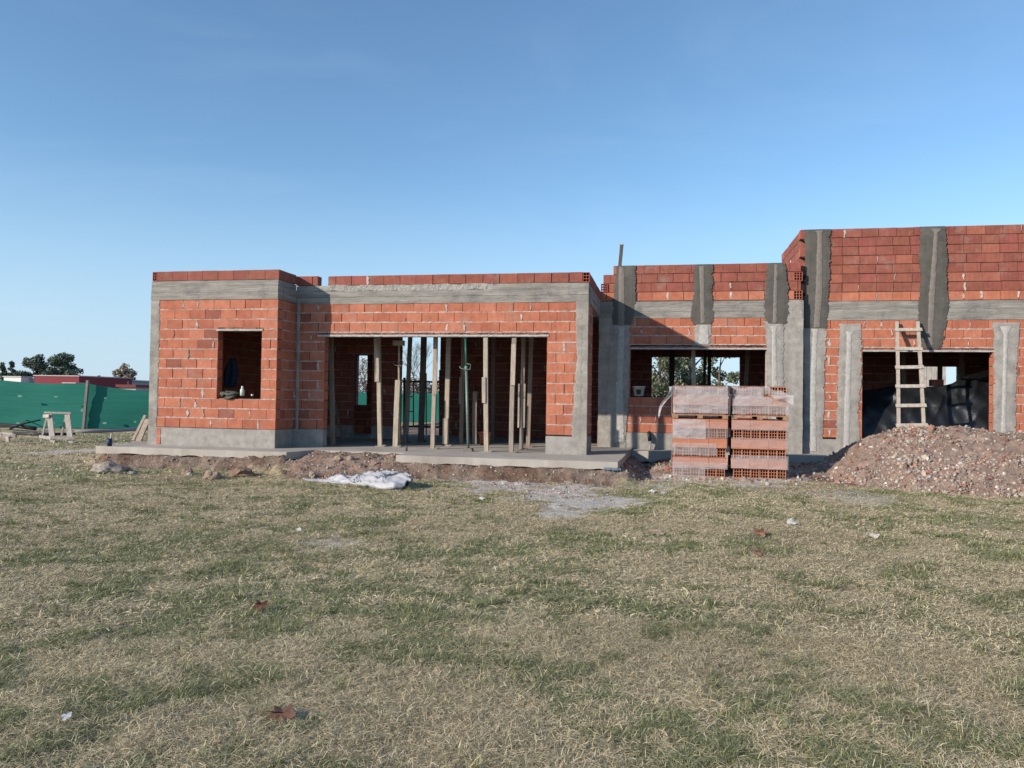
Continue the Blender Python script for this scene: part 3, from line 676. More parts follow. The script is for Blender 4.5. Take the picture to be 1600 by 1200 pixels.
mb = MB(); rough_box(mb, 6.60, XR, Y4-.012, Y4+.18, SLABZ-.08, Z4-.03, .12, .006); o = mb.build('plastered_base', M['plaster'], house); o['label'] = 'base right of the right opening'
mb = MB(); rough_box(mb, -10, -7.67, 17.99, 18.19, SLABZ-.01, SLABZ+.31, .2, .004); o = mb.build('plastered_base', M['plaster'], house)
mb = MB(); rough_box(mb, -7.13, -6.42, 17.99, 18.19, SLABZ-.01, SLABZ+.31, .2, .004); o = mb.build('plastered_base', M['plaster'], house)

# lintel strips: mortar lip with a thin cut brick slip above
def lintel(x0, x1, y, z, lab):
    mb = MB(); n = int((x1-x0)/.06); lo = []; hi = []; bk = []; bh = []
    for i in range(n+1):
        x = x0+(x1-x0)*i/n; j = random.uniform(-.006, .006)
        lo.append((x, y-.012+j*.5, z+.002+j*.3)); hi.append((x, y-.013-j*.5, z+.035+j)); bk.append((x, y+.17, z)); bh.append((x, y+.01, z+.042))
    mb.sheet([bk, lo, hi, bh]); 
    o = mb.build('lintel', M['fillet'], house); o['label'] = lab
    sb = MB(); x = x0+.02
    while x < x1-.05:
        L = random.uniform(.12, .3); e = min(x+L, x1)
        if True: sb.box(x, e+.0005, y-.010+random.uniform(-.004, .004), y+.1, z+.040, z+.068+random.uniform(-.006, .008), (.30, .115, .08), 0)
        x = e
    k = x0+.03
    while k < x1:
        if random.random() < .5: sb.box(k, k+.012, y-.016, y+.02, z+.046, z+.066, (.05, .025, .02), 0)
        k += .035
    sb.build('brick_slip', M['brick'], o)
lintel(W1[0]-.04, W1[1]+.02, Y1, 2.655, 'thin mortar lintel over the small window')
lintel(-6.95, -2.20, Y2, 2.60, 'long mortar lintel over the propped opening')
lintel(W3[0]-.05, W3[1]+.03, Y3, 2.54, 'mortar lintel over the middle window')
lintel(W4[0]-.0, W4[1]+.08, Y4, 2.515, 'mortar lintel over the right opening')

# plaster strips with a mortar-filled channel down their middle
def pxrows(Y, rows):
    out = []
    for (y, xl, xr) in rows:
        a = onY(xl, y, Y); c = onY(xr, y, Y); out.append((a.z, a.x, c.x))
    return out
def strip(Y, rows, matn, crow=None, cmat=None, d=.014, top=None, jit=.022, lab=None):
    mb = MB(); R = pxrows(Y, rows)
    if top: R = [(min(z, top), l, r) for z, l, r in R]
    ragged(mb, R, Y, d, 6, jit, .022)
    o = mb.build('plaster_strip', M[matn], house)
    if lab: o['label'] = lab
    if crow:
        c = MB(); R = pxrows(Y, crow)
        if top: R = [(min(z, top-.03), l, r) for z, l, r in R]
        ragged(c, R, Y-d+.002, .014, 3, .008, .025); c.build('channel_fillet', M[cmat], o)
    return o
T3, T4 = 4.40, 5.135
strip(Y3-.004, [(414, 964, 993), (455, 960, 993), (490, 956, 992), (508, 958, 985)], 'wet', [(416, 967, 975), (508, 966, 976)], 'filletd', .018, T3, lab='dark damp plaster strip by the valley, left in the middle wing')
strip(Y3-.010, [(508, 955, 984), (560, 952, 984), (640, 948, 981), (700, 944, 976)], 'plaster', [(510, 967, 976), (600, 963, 973), (690, 961, 975)], 'fillet', .016)
strip(Y3-.004, [(413, 1085, 1114), (460, 1083, 1113), (500, 1079, 1116), (507, 1084, 1112)], 'wet', [(416, 1091, 1101), (422, 1093, 1100), (505, 1095, 1101)], 'filletd', .018, T3, lab='dark damp plaster strip above the middle window')
strip(Y3-.002, [(507, 1087, 1112), (540, 1083, 1110)], 'plaster', [(508, 1093, 1106), (538, 1091, 1107)], 'fillet', .016)
strip(Y3-.006, [(411, 1200, 1227), (450, 1196, 1231), (490, 1194, 1232), (506, 1197, 1228)], 'wet', [(413, 1209, 1216), (417, 1210, 1215), (505, 1207, 1213)], 'filletd', .024, T3, lab='dark damp plaster strip beside the broad column')
strip(Y3-.012, [(502, 1192, 1225), (520, 1197, 1224), (600, 1200, 1224), (700, 1199, 1224)], 'plaster', [(510, 1203, 1214), (518, 1206, 1212), (700, 1206, 1216)], 'fillet', .016)
strip(Y4-.004, [(355, 1257, 1297), (400, 1258, 1297), (450, 1258, 1295), (490, 1256, 1294), (513, 1257, 1291)], 'wet', [(358, 1272, 1287), (364, 1277, 1284), (460, 1274, 1284), (512, 1271, 1280)], 'filletd', .022, T4, lab='dark damp plaster strip at the left of the right wing')
strip(Y4-.002, [(513, 1256, 1291), (560, 1256, 1289), (640, 1256, 1287), (700, 1256, 1284)], 'plaster', [(514, 1267, 1278), (520, 1270, 1277), (600, 1266, 1274), (705, 1266, 1275)], 'fillet', .016)
strip(Y4-.004, [(350, 1438, 1477), (400, 1436, 1480), (440, 1439, 1479), (480, 1434, 1482), (520, 1437, 1474), (545, 1441, 1472)], 'wet', [(358, 1454, 1470), (364, 1459, 1465), (460, 1451, 1460), (543, 1448, 1456)], 'filletd', .022, T4, lab='dark damp plaster strip above the right opening')
strip(Y4-.002, [(506, 1313, 1345), (540, 1311, 1346), (600, 1309, 1345), (640, 1308, 1341), (705, 1306, 1344)], 'plaster', [(518, 1320, 1334), (524, 1323, 1330), (700, 1317, 1326)], 'fillet', .018, lab='pale plaster strip left of the right opening')
strip(Y4-.002, [(504, 1551, 1594), (540, 1553, 1590), (600, 1553, 1588), (690, 1552, 1586)], 'plaster', [(510, 1562, 1579), (524, 1568, 1574), (600, 1566, 1572), (690, 1563, 1571)], 'fillet', .018, lab='pale plaster strip right of the right opening')

strip(Y2-.002, [(468, 464.5, 469), (560, 463.5, 468), (690, 461, 465.5)], 'plaster', None, None, .012, None, .008)
mb = MB(); 
for k in range(2): mb.box(XL+.20, XL+.29, Y1-.019, Y1+.02, SLABZ+.02+.17*k, SLABZ+.17+.17*k, brick_col(), 0, None, .006)
mb.build('base_brick', M['brick'], house)
# floor slab
def prism(mb, poly, z0, z1, edge=.0, st=.15):
    pts = []
    for (a, c) in zip(poly, poly[1:]+poly[:1]):
        n = max(1, int(math.hypot(c[0]-a[0], c[1]-a[1])/st))
        for i in range(n):
            pts.append((a[0]+(c[0]-a[0])*i/n+random.uniform(-edge, edge), a[1]+(c[1]-a[1])*i/n+random.uniform(-edge, edge)))
    n = len(pts)
    vs = [(x, y, z1+random.uniform(-.003, .003)*(edge > 0)) for x, y in pts]+[(x, y+random.uniform(0, edge), z0+random.uniform(-.02, .01)*(edge > 0)) for x, y in pts]
    mb.add(vs, [tuple(range(n))]+[(i, n+i, n+(i+1) % n, (i+1) % n) for i in range(n)])
mb = MB()
prism(mb, [(-10.78, 12.99), (-8.6, 12.95), (-6.78, 12.97), (-6.55, 13.7), (-4.75, 13.7), (-4.7, 13.06), (-2.5, 13.04), (-.77, 13.07), (-.74, 14.6), (-.70, 17.15), (-.70, 20.6), (-10.95, 20.6), (-10.85, 16), (-10.8, 14.2)], .235, SLABZ, .008)
mb.build('floor_slab', M['slab'], house)['label'] = 'pale concrete floor slab with exposed front edge'
mb = MB(); prism(mb, [(-.69, 16.7), (3.3, 16.75), (3.3, 17.1), (9.2, 17.1), (9.2, 20.6), (-.69, 20.6)], .1, SLABZ-.03, .004)
mb.build('floor_slab', M['slab'], house)

# ================================================================= PROPS (timber shores and steel props)
WOODS = [(.33, .265, .21), (.28, .23, .185), (.38, .315, .25), (.22, .175, .14), (.26, .205, .165)]
GP = 'timber shores holding up the unfinished slab'
def shore(pb, pt, zt, w, label, name='timber_shore', zb=SLABZ, splice=None, ci=0, th=.07, wedge=True, wcol=None):
    """pb: photo point of the foot on the slab; pt: photo x at the top, zt height of the top"""
    a = onZ(pb[0], pb[1], zb); a.y = max(a.y, Y2+.05)
    if a.y < Y2+.25: zt = min(zt, 2.597)
    t = onY(pt, 530, a.y); lean = (t.x-a.x)/(t.z-a.z)
    root = empty(name, a); tag(root, label, 'timber shore' if name == 'timber_shore' else 'post', GP)
    c = wcol or WOODS[ci % 5]; top = Vector((lean*(zt-a.z), random.uniform(.0, .06), zt-a.z))
    mb = MB(); mb.bar((0, 0, .012), top, w, th, c, bow=random.uniform(-.012, .012)); mb.build('post', M['wood'], root)
    if wedge:
        mb = MB(); mb.box(-.09, .10, -.06, .06, 0, .012, tuple(x*.8 for x in c)); mb.box(.05, .13, -.03, .03, .0125, .035, tuple(x*.7 for x in c)); mb.build('wedge', M['wood'], root)
    for (z0, z1, dx, ww, cc) in (splice or []):
        mb = MB(); q0 = top*(z0/top.z); q1 = top*(z1/top.z); o_ = Vector((dx, -th/2-.0135, 0))
        mb.bar(q0+o_, q1+o_, ww, .025, WOODS[cc], taper=1); mb.build('splice_board', M['wood'], root)
    return root
shore((520, 696), 516.5, 3.3, .085, 'timber shore against the left jamb of the propped opening', splice=[(.25, 1.35, .02, .09, 1)], ci=4)
shore((594, 697.5), 590.5, 3.3, .085, 'timber shore with its wider upper half spliced, second from the left jamb', splice=[(1.35, 2.5, -.03, .10, 2)], ci=2)
shore((618, 698.5), 623, 1.75, .105, 'thick short timber shore lashed to the beige steel prop', ci=2, splice=None)
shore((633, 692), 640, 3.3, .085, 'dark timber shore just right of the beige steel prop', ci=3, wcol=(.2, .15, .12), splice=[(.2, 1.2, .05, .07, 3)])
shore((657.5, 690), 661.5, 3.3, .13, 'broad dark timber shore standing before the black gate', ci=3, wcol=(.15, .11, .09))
shore((676, 701.5), 680, 3.3, .08, 'slim timber shore with a spliced middle in front of the gate', splice=[(1.1, 1.75, .03, .08, 0)], ci=0)
shore((697, 697), 701, 3.3, .095, 'pale timber shore at the right edge of the bright gap', splice=[(.05, .6, -.015, .11, 2)], ci=2)
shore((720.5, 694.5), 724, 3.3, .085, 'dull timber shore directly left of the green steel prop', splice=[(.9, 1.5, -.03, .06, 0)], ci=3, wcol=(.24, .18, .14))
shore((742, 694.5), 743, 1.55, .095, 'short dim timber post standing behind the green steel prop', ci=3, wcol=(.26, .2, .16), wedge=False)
shore((756.5, 707), 759, 3.3, .085, 'timber shore with a pointed cleat nailed at half height', splice=[(.95, 1.45, -.035, .07, 2)], ci=2)
shore((797.5, 707.5), 803.5, 3.3, .085, 'leaning knotty timber shore with a pale spliced board', splice=[(1.3, 2.1, .0, .09, 2)], ci=1)
shore((814.5, 702.5), 817.5, 3.3, .075, 'timber shore gripped by two side boards low down', splice=[(.45, 1.35, -.06, .035, 2), (.45, 1.35, .055, .035, 0)], ci=1)
shore((825, 698.5), 829.5, 3.3, .085, 'rightmost timber shore, plain and smooth, near the brick pier', ci=4)
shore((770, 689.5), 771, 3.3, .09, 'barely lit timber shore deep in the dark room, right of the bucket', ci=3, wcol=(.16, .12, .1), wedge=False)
def steel_prop(pb, pt, zt, label, c_out, c_in, zc, zb0=0):
    a = onZ(pb[0], pb[1], SLABZ); a.y = max(a.y, Y2+.06); t = onY(pt, 530, a.y); lean = (t.x-a.x)/(t.z-a.z); H = zt-a.z
    r = empty('steel_prop', a); tag(r, label, 'steel prop', 'adjustable steel props under the lintel')
    at = lambda z: Vector((lean*z, 0, z))
    mb = MB(); mb.tube([at(zb0+.008), at(zc)], .027, 12, c_out); mb.build('outer_tube', M['steel_g'], r, True)
    mb = MB(); mb.tube([at(zc), at(H-.01)], .021, 12, c_in); mb.build('inner_tube', M['steel_g'], r, True)
    mb = MB(); mb.box(-.07, .07, -.07, .07, zb0, zb0+.008, c_out); mb.build('base_plate', M['steel_g'], r)
    mb = MB(); T = at(H); mb.box(T.x-.06, T.x+.06, -.06, .06, H-.01, H, c_out); mb.build('head_plate', M['steel_g'], r)
    mb = MB(); p = at(zc); mb.tube([p-Vector((0, 0, .05)), p+Vector((0, 0, .05))], .036, 12, c_out)
    mb.tube([p+Vector((-.13, -.03, .04)), p+Vector((-.10, -.05, .0)), p+Vector((0, -.05, -.02)), p+Vector((.09, -.05, -.02)), p+Vector((.10, -.05, .08)), p+Vector((.02, -.05, .09))], .008, 6, c_out)
    mb.build('collar', M['steel_g'], r, True)
    return r
r = steel_prop((624, 697), 623.5, 2.60, 'beige rusty steel prop with a looped pin, beside a thick timber', (.36, .27, .21), (.42, .33, .27), 1.72)
mb = MB(); mb.box(-.17, .06, -.06, .06, 2.13, 2.236, WOODS[2]); hb_ = mb.build('head_block', M['wood'], r)
r = steel_prop((728, 706), 727.5, 2.60, 'green steel prop with pale worn foot, standing on a small block', (.16, .22, .19), (.02, .12, .085), 1.62, .055)
mb = MB(); p = r.location; mb.box(p.x-.09, p.x+.09, p.y-.07, p.y+.07, SLABZ+.001, SLABZ+.054, (.16, .13, .11)); 
tag(mb.build('wood_block', M['wood']), 'small dark wood block under the green steel prop', 'block')
# posts inside the middle window
def inner_post(px0, px1, Y, w, c, label, z0=.34, z1=3.29):
    a = onY(px0, 600, Y); t = onY(px1, 550, Y); l = (t.x-a.x)/(t.z-a.z); x = lambda z: a.x+l*(z-a.z)
    r = empty('timber_shore', (x(z0), Y, z0)); tag(r, label, 'timber shore', GP)
    mb = MB(); mb.bar((0, 0, .025), (x(z1)-x(z0), .02, z1-z0), w, .07, c, bow=.008); mb.build('post', M['wood'], r)
    mb = MB(); mb.box(-.09, .1, -.07, .07, 0, .024, c); mb.build('wedge', M['wood'], r)
inner_post(1083.5, 1083, 17.62, .085, WOODS[0], 'lit timber shore at the middle of the wide window')
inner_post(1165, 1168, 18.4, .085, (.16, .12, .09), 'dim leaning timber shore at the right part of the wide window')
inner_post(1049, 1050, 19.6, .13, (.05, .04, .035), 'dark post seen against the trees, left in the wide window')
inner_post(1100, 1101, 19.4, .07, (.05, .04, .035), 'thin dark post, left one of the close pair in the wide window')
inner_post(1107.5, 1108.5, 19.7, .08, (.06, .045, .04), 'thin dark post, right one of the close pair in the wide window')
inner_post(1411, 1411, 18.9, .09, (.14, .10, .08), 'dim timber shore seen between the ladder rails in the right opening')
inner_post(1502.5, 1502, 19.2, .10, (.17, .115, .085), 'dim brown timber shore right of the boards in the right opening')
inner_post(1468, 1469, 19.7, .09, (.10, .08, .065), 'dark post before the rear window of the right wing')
# leaning stick
a = onZ(536, 690, SLABZ); mb = MB(); q = onY(520, 615, a.y+.1)
mb.bar((a.x, a.y, SLABZ+.005), (q.x, a.y+.1, q.z), .05, .025, (.22, .17, .14)); tag(mb.build('plank', M['wood']), 'thin plank leaning left inside the propped opening', 'plank')
mb = MB(); mb.box(a.x-.75, a.x-.2, a.y-.6, a.y-.5, SLABZ+.004, SLABZ+.04, (.3, .24, .19)); tag(mb.build('board', M['wood']), 'short board lying flat inside by the left jamb', 'board')

# black steel gate beyond the rear opening
gz = lambda x, y: onY(x, y, 20.95)
gt = empty('steel_gate', gz(660, 678)); tag(gt, 'black steel frame of a gate standing behind the bright rear gap', 'gate')
mb = MB(); o_ = gt.location
def gb(x0, y0, x1, y1, r): mb.bar(gz(x0, y0)-o_, gz(x1, y1)-o_, r*2, r*2, side=Vector((0, 1, 0)))
gb(629, 596, 692, 597, .025); gb(629, 666, 692, 667.5, .025); gb(688, 578, 688, 679, .03); gb(632, 590, 632, 679, .03)
mb.build('frame', M['black_steel'], gt)
for (x0, y0, x1, y1) in [(646, 597, 646, 667), (666, 583, 666, 679), (632, 620, 646, 620), (632, 643, 646, 643)]:
    mb = MB(); gb(x0, y0, x1, y1, .014); mb.build('bar', M['black_steel'], gt)

# orange bucket
def lathe_obj(name, prof, c, col, matn, parent=None, n=20):
    mb = MB(); mb.lathe(prof, n, (0, 0, 0) if parent else c, col); return mb.build(name, M[matn], parent, True)
a = onZ(757.5, 695.5, SLABZ); r = empty('bucket', a); tag(r, 'orange plastic bucket behind the cleated timber shore', 'bucket')
lathe_obj('body', [(0, .004), (.105, .004), (.135, .27), (.15, .272), (.15, .29), (.128, .29), (.1, .02), (0, .02)], a, (.42, .12, .055), 'pale', r)
mb = MB(); mb.tube([Vector((.14*math.cos(t), -.02-.12*math.sin(t), .28-.06*math.sin(t))) for t in np.linspace(0, math.pi, 9)], .004, 6, (.3, .3, .3)); mb.build('handle', M['pale'], r, True)
# white bucket on middle window sill
a = onY(998, 619.5, Y3+.09); r = empty('bucket', (a.x, Y3+.10, 1.505)); tag(r, 'white bucket with dark opening on the middle window sill', 'bucket')
mb = MB(); 
lathe_obj('body', [(0, .004), (.10, .004), (.135, .2), (.148, .2), (.148, .215), (.125, .215), (.095, .02), (0, .02)], a, (.62, .62, .60), 'pale', r)
mb = MB(); mb.add([(-.045, -.128, .03), (.045, -.128, .03), (.058, -.139, .14), (-.058, -.139, .14)], [(0, 1, 2, 3)], (.02, .03, .03)); 
mb.add([(-.045, -.118, .03), (.045, -.118, .03), (.058, -.129, .14), (-.058, -.129, .14)], [(3, 2, 1, 0)], (.02, .03, .03)); mb.build('print', M['pale'], r)
# things on small window sill
zs = 1.372
a = onY(378, 618, Y1+.05); r = empty('bottle', (a.x, Y1+.06, zs)); tag(r, 'white bottle with narrow neck on the small window sill', 'bottle')
mb = MB(); mb.lathe([(0, 0), (.040, .002), (.042, .10), (.034, .135), (.018, .15), (.018, .165)], 16, (0, 0, 0), (.55, .62, .56)); mb.build('body', M['pale'], r, True)
mb = MB(); mb.lathe([(.020, .165), (.021, .19), (0, .192)], 12, (0, 0, 0), (.75, .75, .75)); mb.build('cap', M['pale'], r, True)
a = onY(394, 618, Y1+.05); tag(lathe_obj('cup', [(0, .001), (.02, .001), (.024, .035), (.021, .035), (.018, .004), (0, .004)], (a.x, Y1+.05, zs), (.7, .7, .68), 'pale'), 'tiny white cup right of the bottle on the sill', 'cup')
# bundled work cloth hanging over the sill
mb = MB(); a = onY(356, 616, Y1)
for k in range(7):
    pts = []
    for i in range(15):
        t = i/14*2*math.pi*.9; pts.append((a.x+(.12+.012*k)*math.cos(t+.4*k)+.01*math.sin(3*t), Y1-.02+.03*math.sin(t*2+k)+.006*k, zs+.0+.045*math.sin(t+.4*k)+.01*k-.02))
    mb.tube(pts, [.013+.004*math.sin(i*1.3+k) for i in range(15)], 6, (.085, .085, .07))
mb.tube([(a.x-.2, Y1+.04, zs+.03), (a.x-.1, Y1+.0, zs+.06), (a.x, Y1-.03, zs+.02), (a.x+.13, Y1-.02, zs+.04), (a.x+.22, Y1+.03, zs+.05)], [.012, .02, .03, .026, .015], 8, (.10, .10, .085))
tag(mb.build('rag', M['cloth'], None, True), 'dark twisted rag bundled on the small window sill', 'rag')
# blue cloth hanging in the dark room
mb = MB(); a = onY(361, 582, 14.9); rows = []
for i in range(12):
    v = i/11; wd = (.05+.16*math.sin(min(1, v*1.25)*math.pi*.6))*(1-.25*v); rows.append([(a.x+wd*(j/5-1), 14.9+.04*math.sin(j*1.4+v*3), a.z+.30-.62*v) for j in range(11)])
mb.sheet(rows, (.035, .055, .10)); o = mb.build('hanging_cloth', M['cloth'], None, True); mod = o.modifiers.new('s', 'SOLIDIFY'); mod.thickness = .02
tag(o, 'dim blue cloth hanging inside the small dark window', 'cloth')
# short object on slab: bottle stub
a = onZ(635, 704.5, SLABZ); tag(lathe_obj('pipe_stub', [(0, .0), (.022, .001), (.022, .085), (.014, .09), (.014, .1), (0, .1)], a, (.12, .08, .06), 'pale'), 'short rusty pipe stub sticking up from the slab edge', 'pipe stub')
# blue can with stick at left slab corner
a = onZ(171, 697, SLABZ); r = empty('can', a); tag(r, 'small navy blue can with a stick on the left slab corner', 'can')
mb = MB(); mb.lathe([(0, .001), (.045, .001), (.047, .15), (.042, .15), (.04, .01), (0, .01)], 16, (0, 0, 0), (.02, .035, .10)); mb.build('body', M['pale'], r, True)
mb = MB(); mb.bar((-.01, 0, .012), (.035, 0, .25), .016, .012, (.5, .46, .4)); mb.build('stick', M['wood'], r)

# leaning planks at left corner
for (x0, y0, x1, y1, w, lab, Yb) in [(216, 690, 231, 655, .12, 'wide grey board leaning on the left corner column', 15.2), (208, 688, 227, 649, .06, 'narrow batten leaning behind the wide board at the left corner', 15.6)]:
    a = onZ(x0, y0, SLABZ+.01); b_ = onY(x1, y1, a.y+.25); mb = MB(); mb.bar(a, b_, w, .025, WOODS[0]); tag(mb.build('plank', M['wood']), lab, 'plank')
mb = MB(); a = onZ(215, 690, SLABZ+.02); mb.box(a.x-.15, a.x+.45, a.y-.03, a.y+.09, SLABZ+.003, SLABZ+.028, WOODS[4]); tag(mb.build('board', M['wood']), 'short board lying flat at the foot of the leaning planks', 'board')
# blue-grey plastic crumpled under the slab's right front corner
mb = MB(); a = onY(944, 730, 13.0); b_ = onY(970, 732, 13.0); rows = []
for i in range(5):
    rows.append([(a.x+(b_.x-a.x)*j/24, 13.03-.05*math.sin(math.pi*i/4)-.012*math.sin(j*2.3+i), .235+.035*(i/4-.5)*1.6+.016*math.sin(j*1.7+i*2)*random.uniform(.3, 1.3)) for j in range(25)])
mb.sheet(rows, (.14, .19, .23)); tag(mb.build('plastic_roll', M['pale'], None, True), 'blue grey crumpled plastic under the right slab corner', 'plastic sheet')

# ================================================================= LADDER
def lad():
    Yt, Yb = 17.30, 15.95
    def pl(x, y, t): return onY(x, y, Yb+(Yt-Yb)*t)
    # solve: rails as straight bars, foot on the heap
    b0 = onY(1404, 676, Yb); b1 = onY(1444, 676, Yb); t0 = onY(1401.5, 503, Yt); t1 = onY(1434, 503, Yt)
    r = empty('ladder', b0); tag(r, 'homemade pale wooden ladder leaning over the right opening', 'ladder'); O = b0.copy()
    dn = (b0-t0).normalized()*.12
    for p, q in ((b0, t0), (b1, t1)):
        mb = MB(); mb.bar(p-O+dn, q-O, .06, .04, (.40, .33, .27), bow=.006); mb.build('rail', M['wood'], r)
    n = (t0-b0).normalized(); nn = n.cross(Vector((1, 0, 0))); nn = nn if nn.y < 0 else -nn
    for y in (517, 546, 575.5, 605, 635.5, 666):
        # find param along rail with that image height
        best = min(range(401), key=lambda k: abs(py_of(b0.lerp(t0, k/400))-y)); u = best/400
        p = b0.lerp(t0, u)+nn*.032; q = b1.lerp(t1, u)+nn*.032; e = (q-p).normalized()
        mb = MB(); mb.bar(p-O-e*.05, q-O+e*random.uniform(.05, .07)+Vector((0, 0, random.uniform(-.01, .01))), .075, .024, (.43, .36, .30), side=n); mb.build('rung', M['wood'], r)
def py_of(P_):
    v = P_-Vector((0, 0, CAM_H)); return 600-FPX*v.dot(U_)/v.dot(F_)
lad()
# tall post above the valley
a = onY(965, 420, 17.55); t = onY(971.5, 383, 17.55); r = empty('roof_post', (a.x-.02, 17.55, 3.51)); tag(r, 'dark weathered post poking up above the middle parapet', 'post')
mb = MB(); mb.bar((0, 0, 0), (t.x-a.x+.02, 0, t.z-3.51), .075, .06, (.09, .075, .07)); mb.build('post', M['wood'], r)
mb = MB(); mb.box(t.x-a.x+.02-.045, t.x-a.x+.02+.045, -.04, .04, t.z-3.51, t.z-3.51+.03, (.4, .35, .3)); mb.build('cap', M['wood'], r)

# ================================================================= BLACK PLASTIC OVER MATERIAL IN THE RIGHT OPENING
top_px = [(1335, 612), (1350, 609), (1380, 607), (1420, 604), (1445, 606), (1470, 603), (1490, 600), (1505, 592), (1525, 591), (1540, 597), (1555, 600), (1565, 604)]
rows = []; NX = 90
for i in range(46):
    v = i/45; row = []
    for j in range(NX+1):
        px = 1335+(1565-1335)*j/NX
        for (xa, ya), (xb, yb) in zip(top_px, top_px[1:]):
            if xa <= px <= xb: break
        ty = ya+(yb-ya)*(px-xa)/(xb-xa)
        Tt = onY(px, ty, 18.35); X = Tt.x*(1-v*.0); zt = Tt.z
        if v < .8: q = v/.8; Yq = 17.62+.73*q**1.6; zq = SLABZ-.02+(zt-SLABZ+.02)*q**.85
        else: q = (v-.8)/.2; Yq = 18.35+.6*q; zq = zt-.12*q*q
        fold = .10*mnoise.noise(Vector((X*1.6+v*1.8, v*1.7, 3)))+.055*mnoise.noise(Vector((X*4+v*5, v*3.3-X*1.5, 8)))
        ridge = abs(mnoise.noise(Vector((X*2.2-v*3.0, v*1.5+X, 15)))); fold += .06*(1-ridge*3.2 if ridge < .3 else 0)
        row.append((X-.05*fold, Yq-fold*(1-abs(v-.5)*.8), zq+.3*fold*v))
    rows.append(row)
mb = MB(); mb.sheet(rows); tag(mb.build('plastic_sheet', M['blackp'], None, True), 'black plastic sheet draped over a stockpile in the right opening', 'plastic sheet')
# bricks lying on it
mb = MB(); a = onY(1462, 604, 18.75)
for (dx, dz, l) in [(0, 0, .33), (.36, -.03, .33), (.05, .16, .25), (.75, -.02, .33)]:
    mb.box(a.x-.15+dx, a.x-.15+dx+l, 18.7, 18.88, a.z-.15+dz, a.z-.005+dz, brick_col(1))
mb.build('brick_stack', M['brick']); tag(bpy.data.objects['brick_stack'], 'few red bricks stacked behind the black plastic', 'bricks')
sh = empty('shed', atD(1455, 640, 36)); sh.location.z = 0; tag(sh, 'pale boarded shed seen through the rear window of the right wing', 'shed'); o_ = sh.location
mb = MB(); a = atD(1425, 566, 36); b_ = atD(1475, 566, 36)
for k in range(7):
    x0 = a.x+(b_.x-a.x)*k/7; mb.box(x0-o_.x+.006, x0+(b_.x-a.x)/7-o_.x-.006, a.y-o_.y+.01*(k % 2), a.y-o_.y+2.5, 0, a.z, (.40, .36, .32))
mb.build('wall', M['wood'], sh)
mb = MB(); mb.box(a.x-o_.x-.15, b_.x-o_.x+.03, a.y-o_.y-.2, a.y-o_.y+2.7, a.z+.002, a.z+.09, (.28, .27, .26)); mb.build('roof', M['wood'], sh)
mb = MB(); a = onY(1505, 590, 18.9); mb.bar((a.x, 18.9, a.z-.05), (a.x+.62, 18.95, a.z+.14), .14, .05, (.2, .14, .11), side=Vector((0, 0, 1))); tag(mb.build('plank', M['wood']), 'brown plank lying aslant on the black plastic', 'plank')

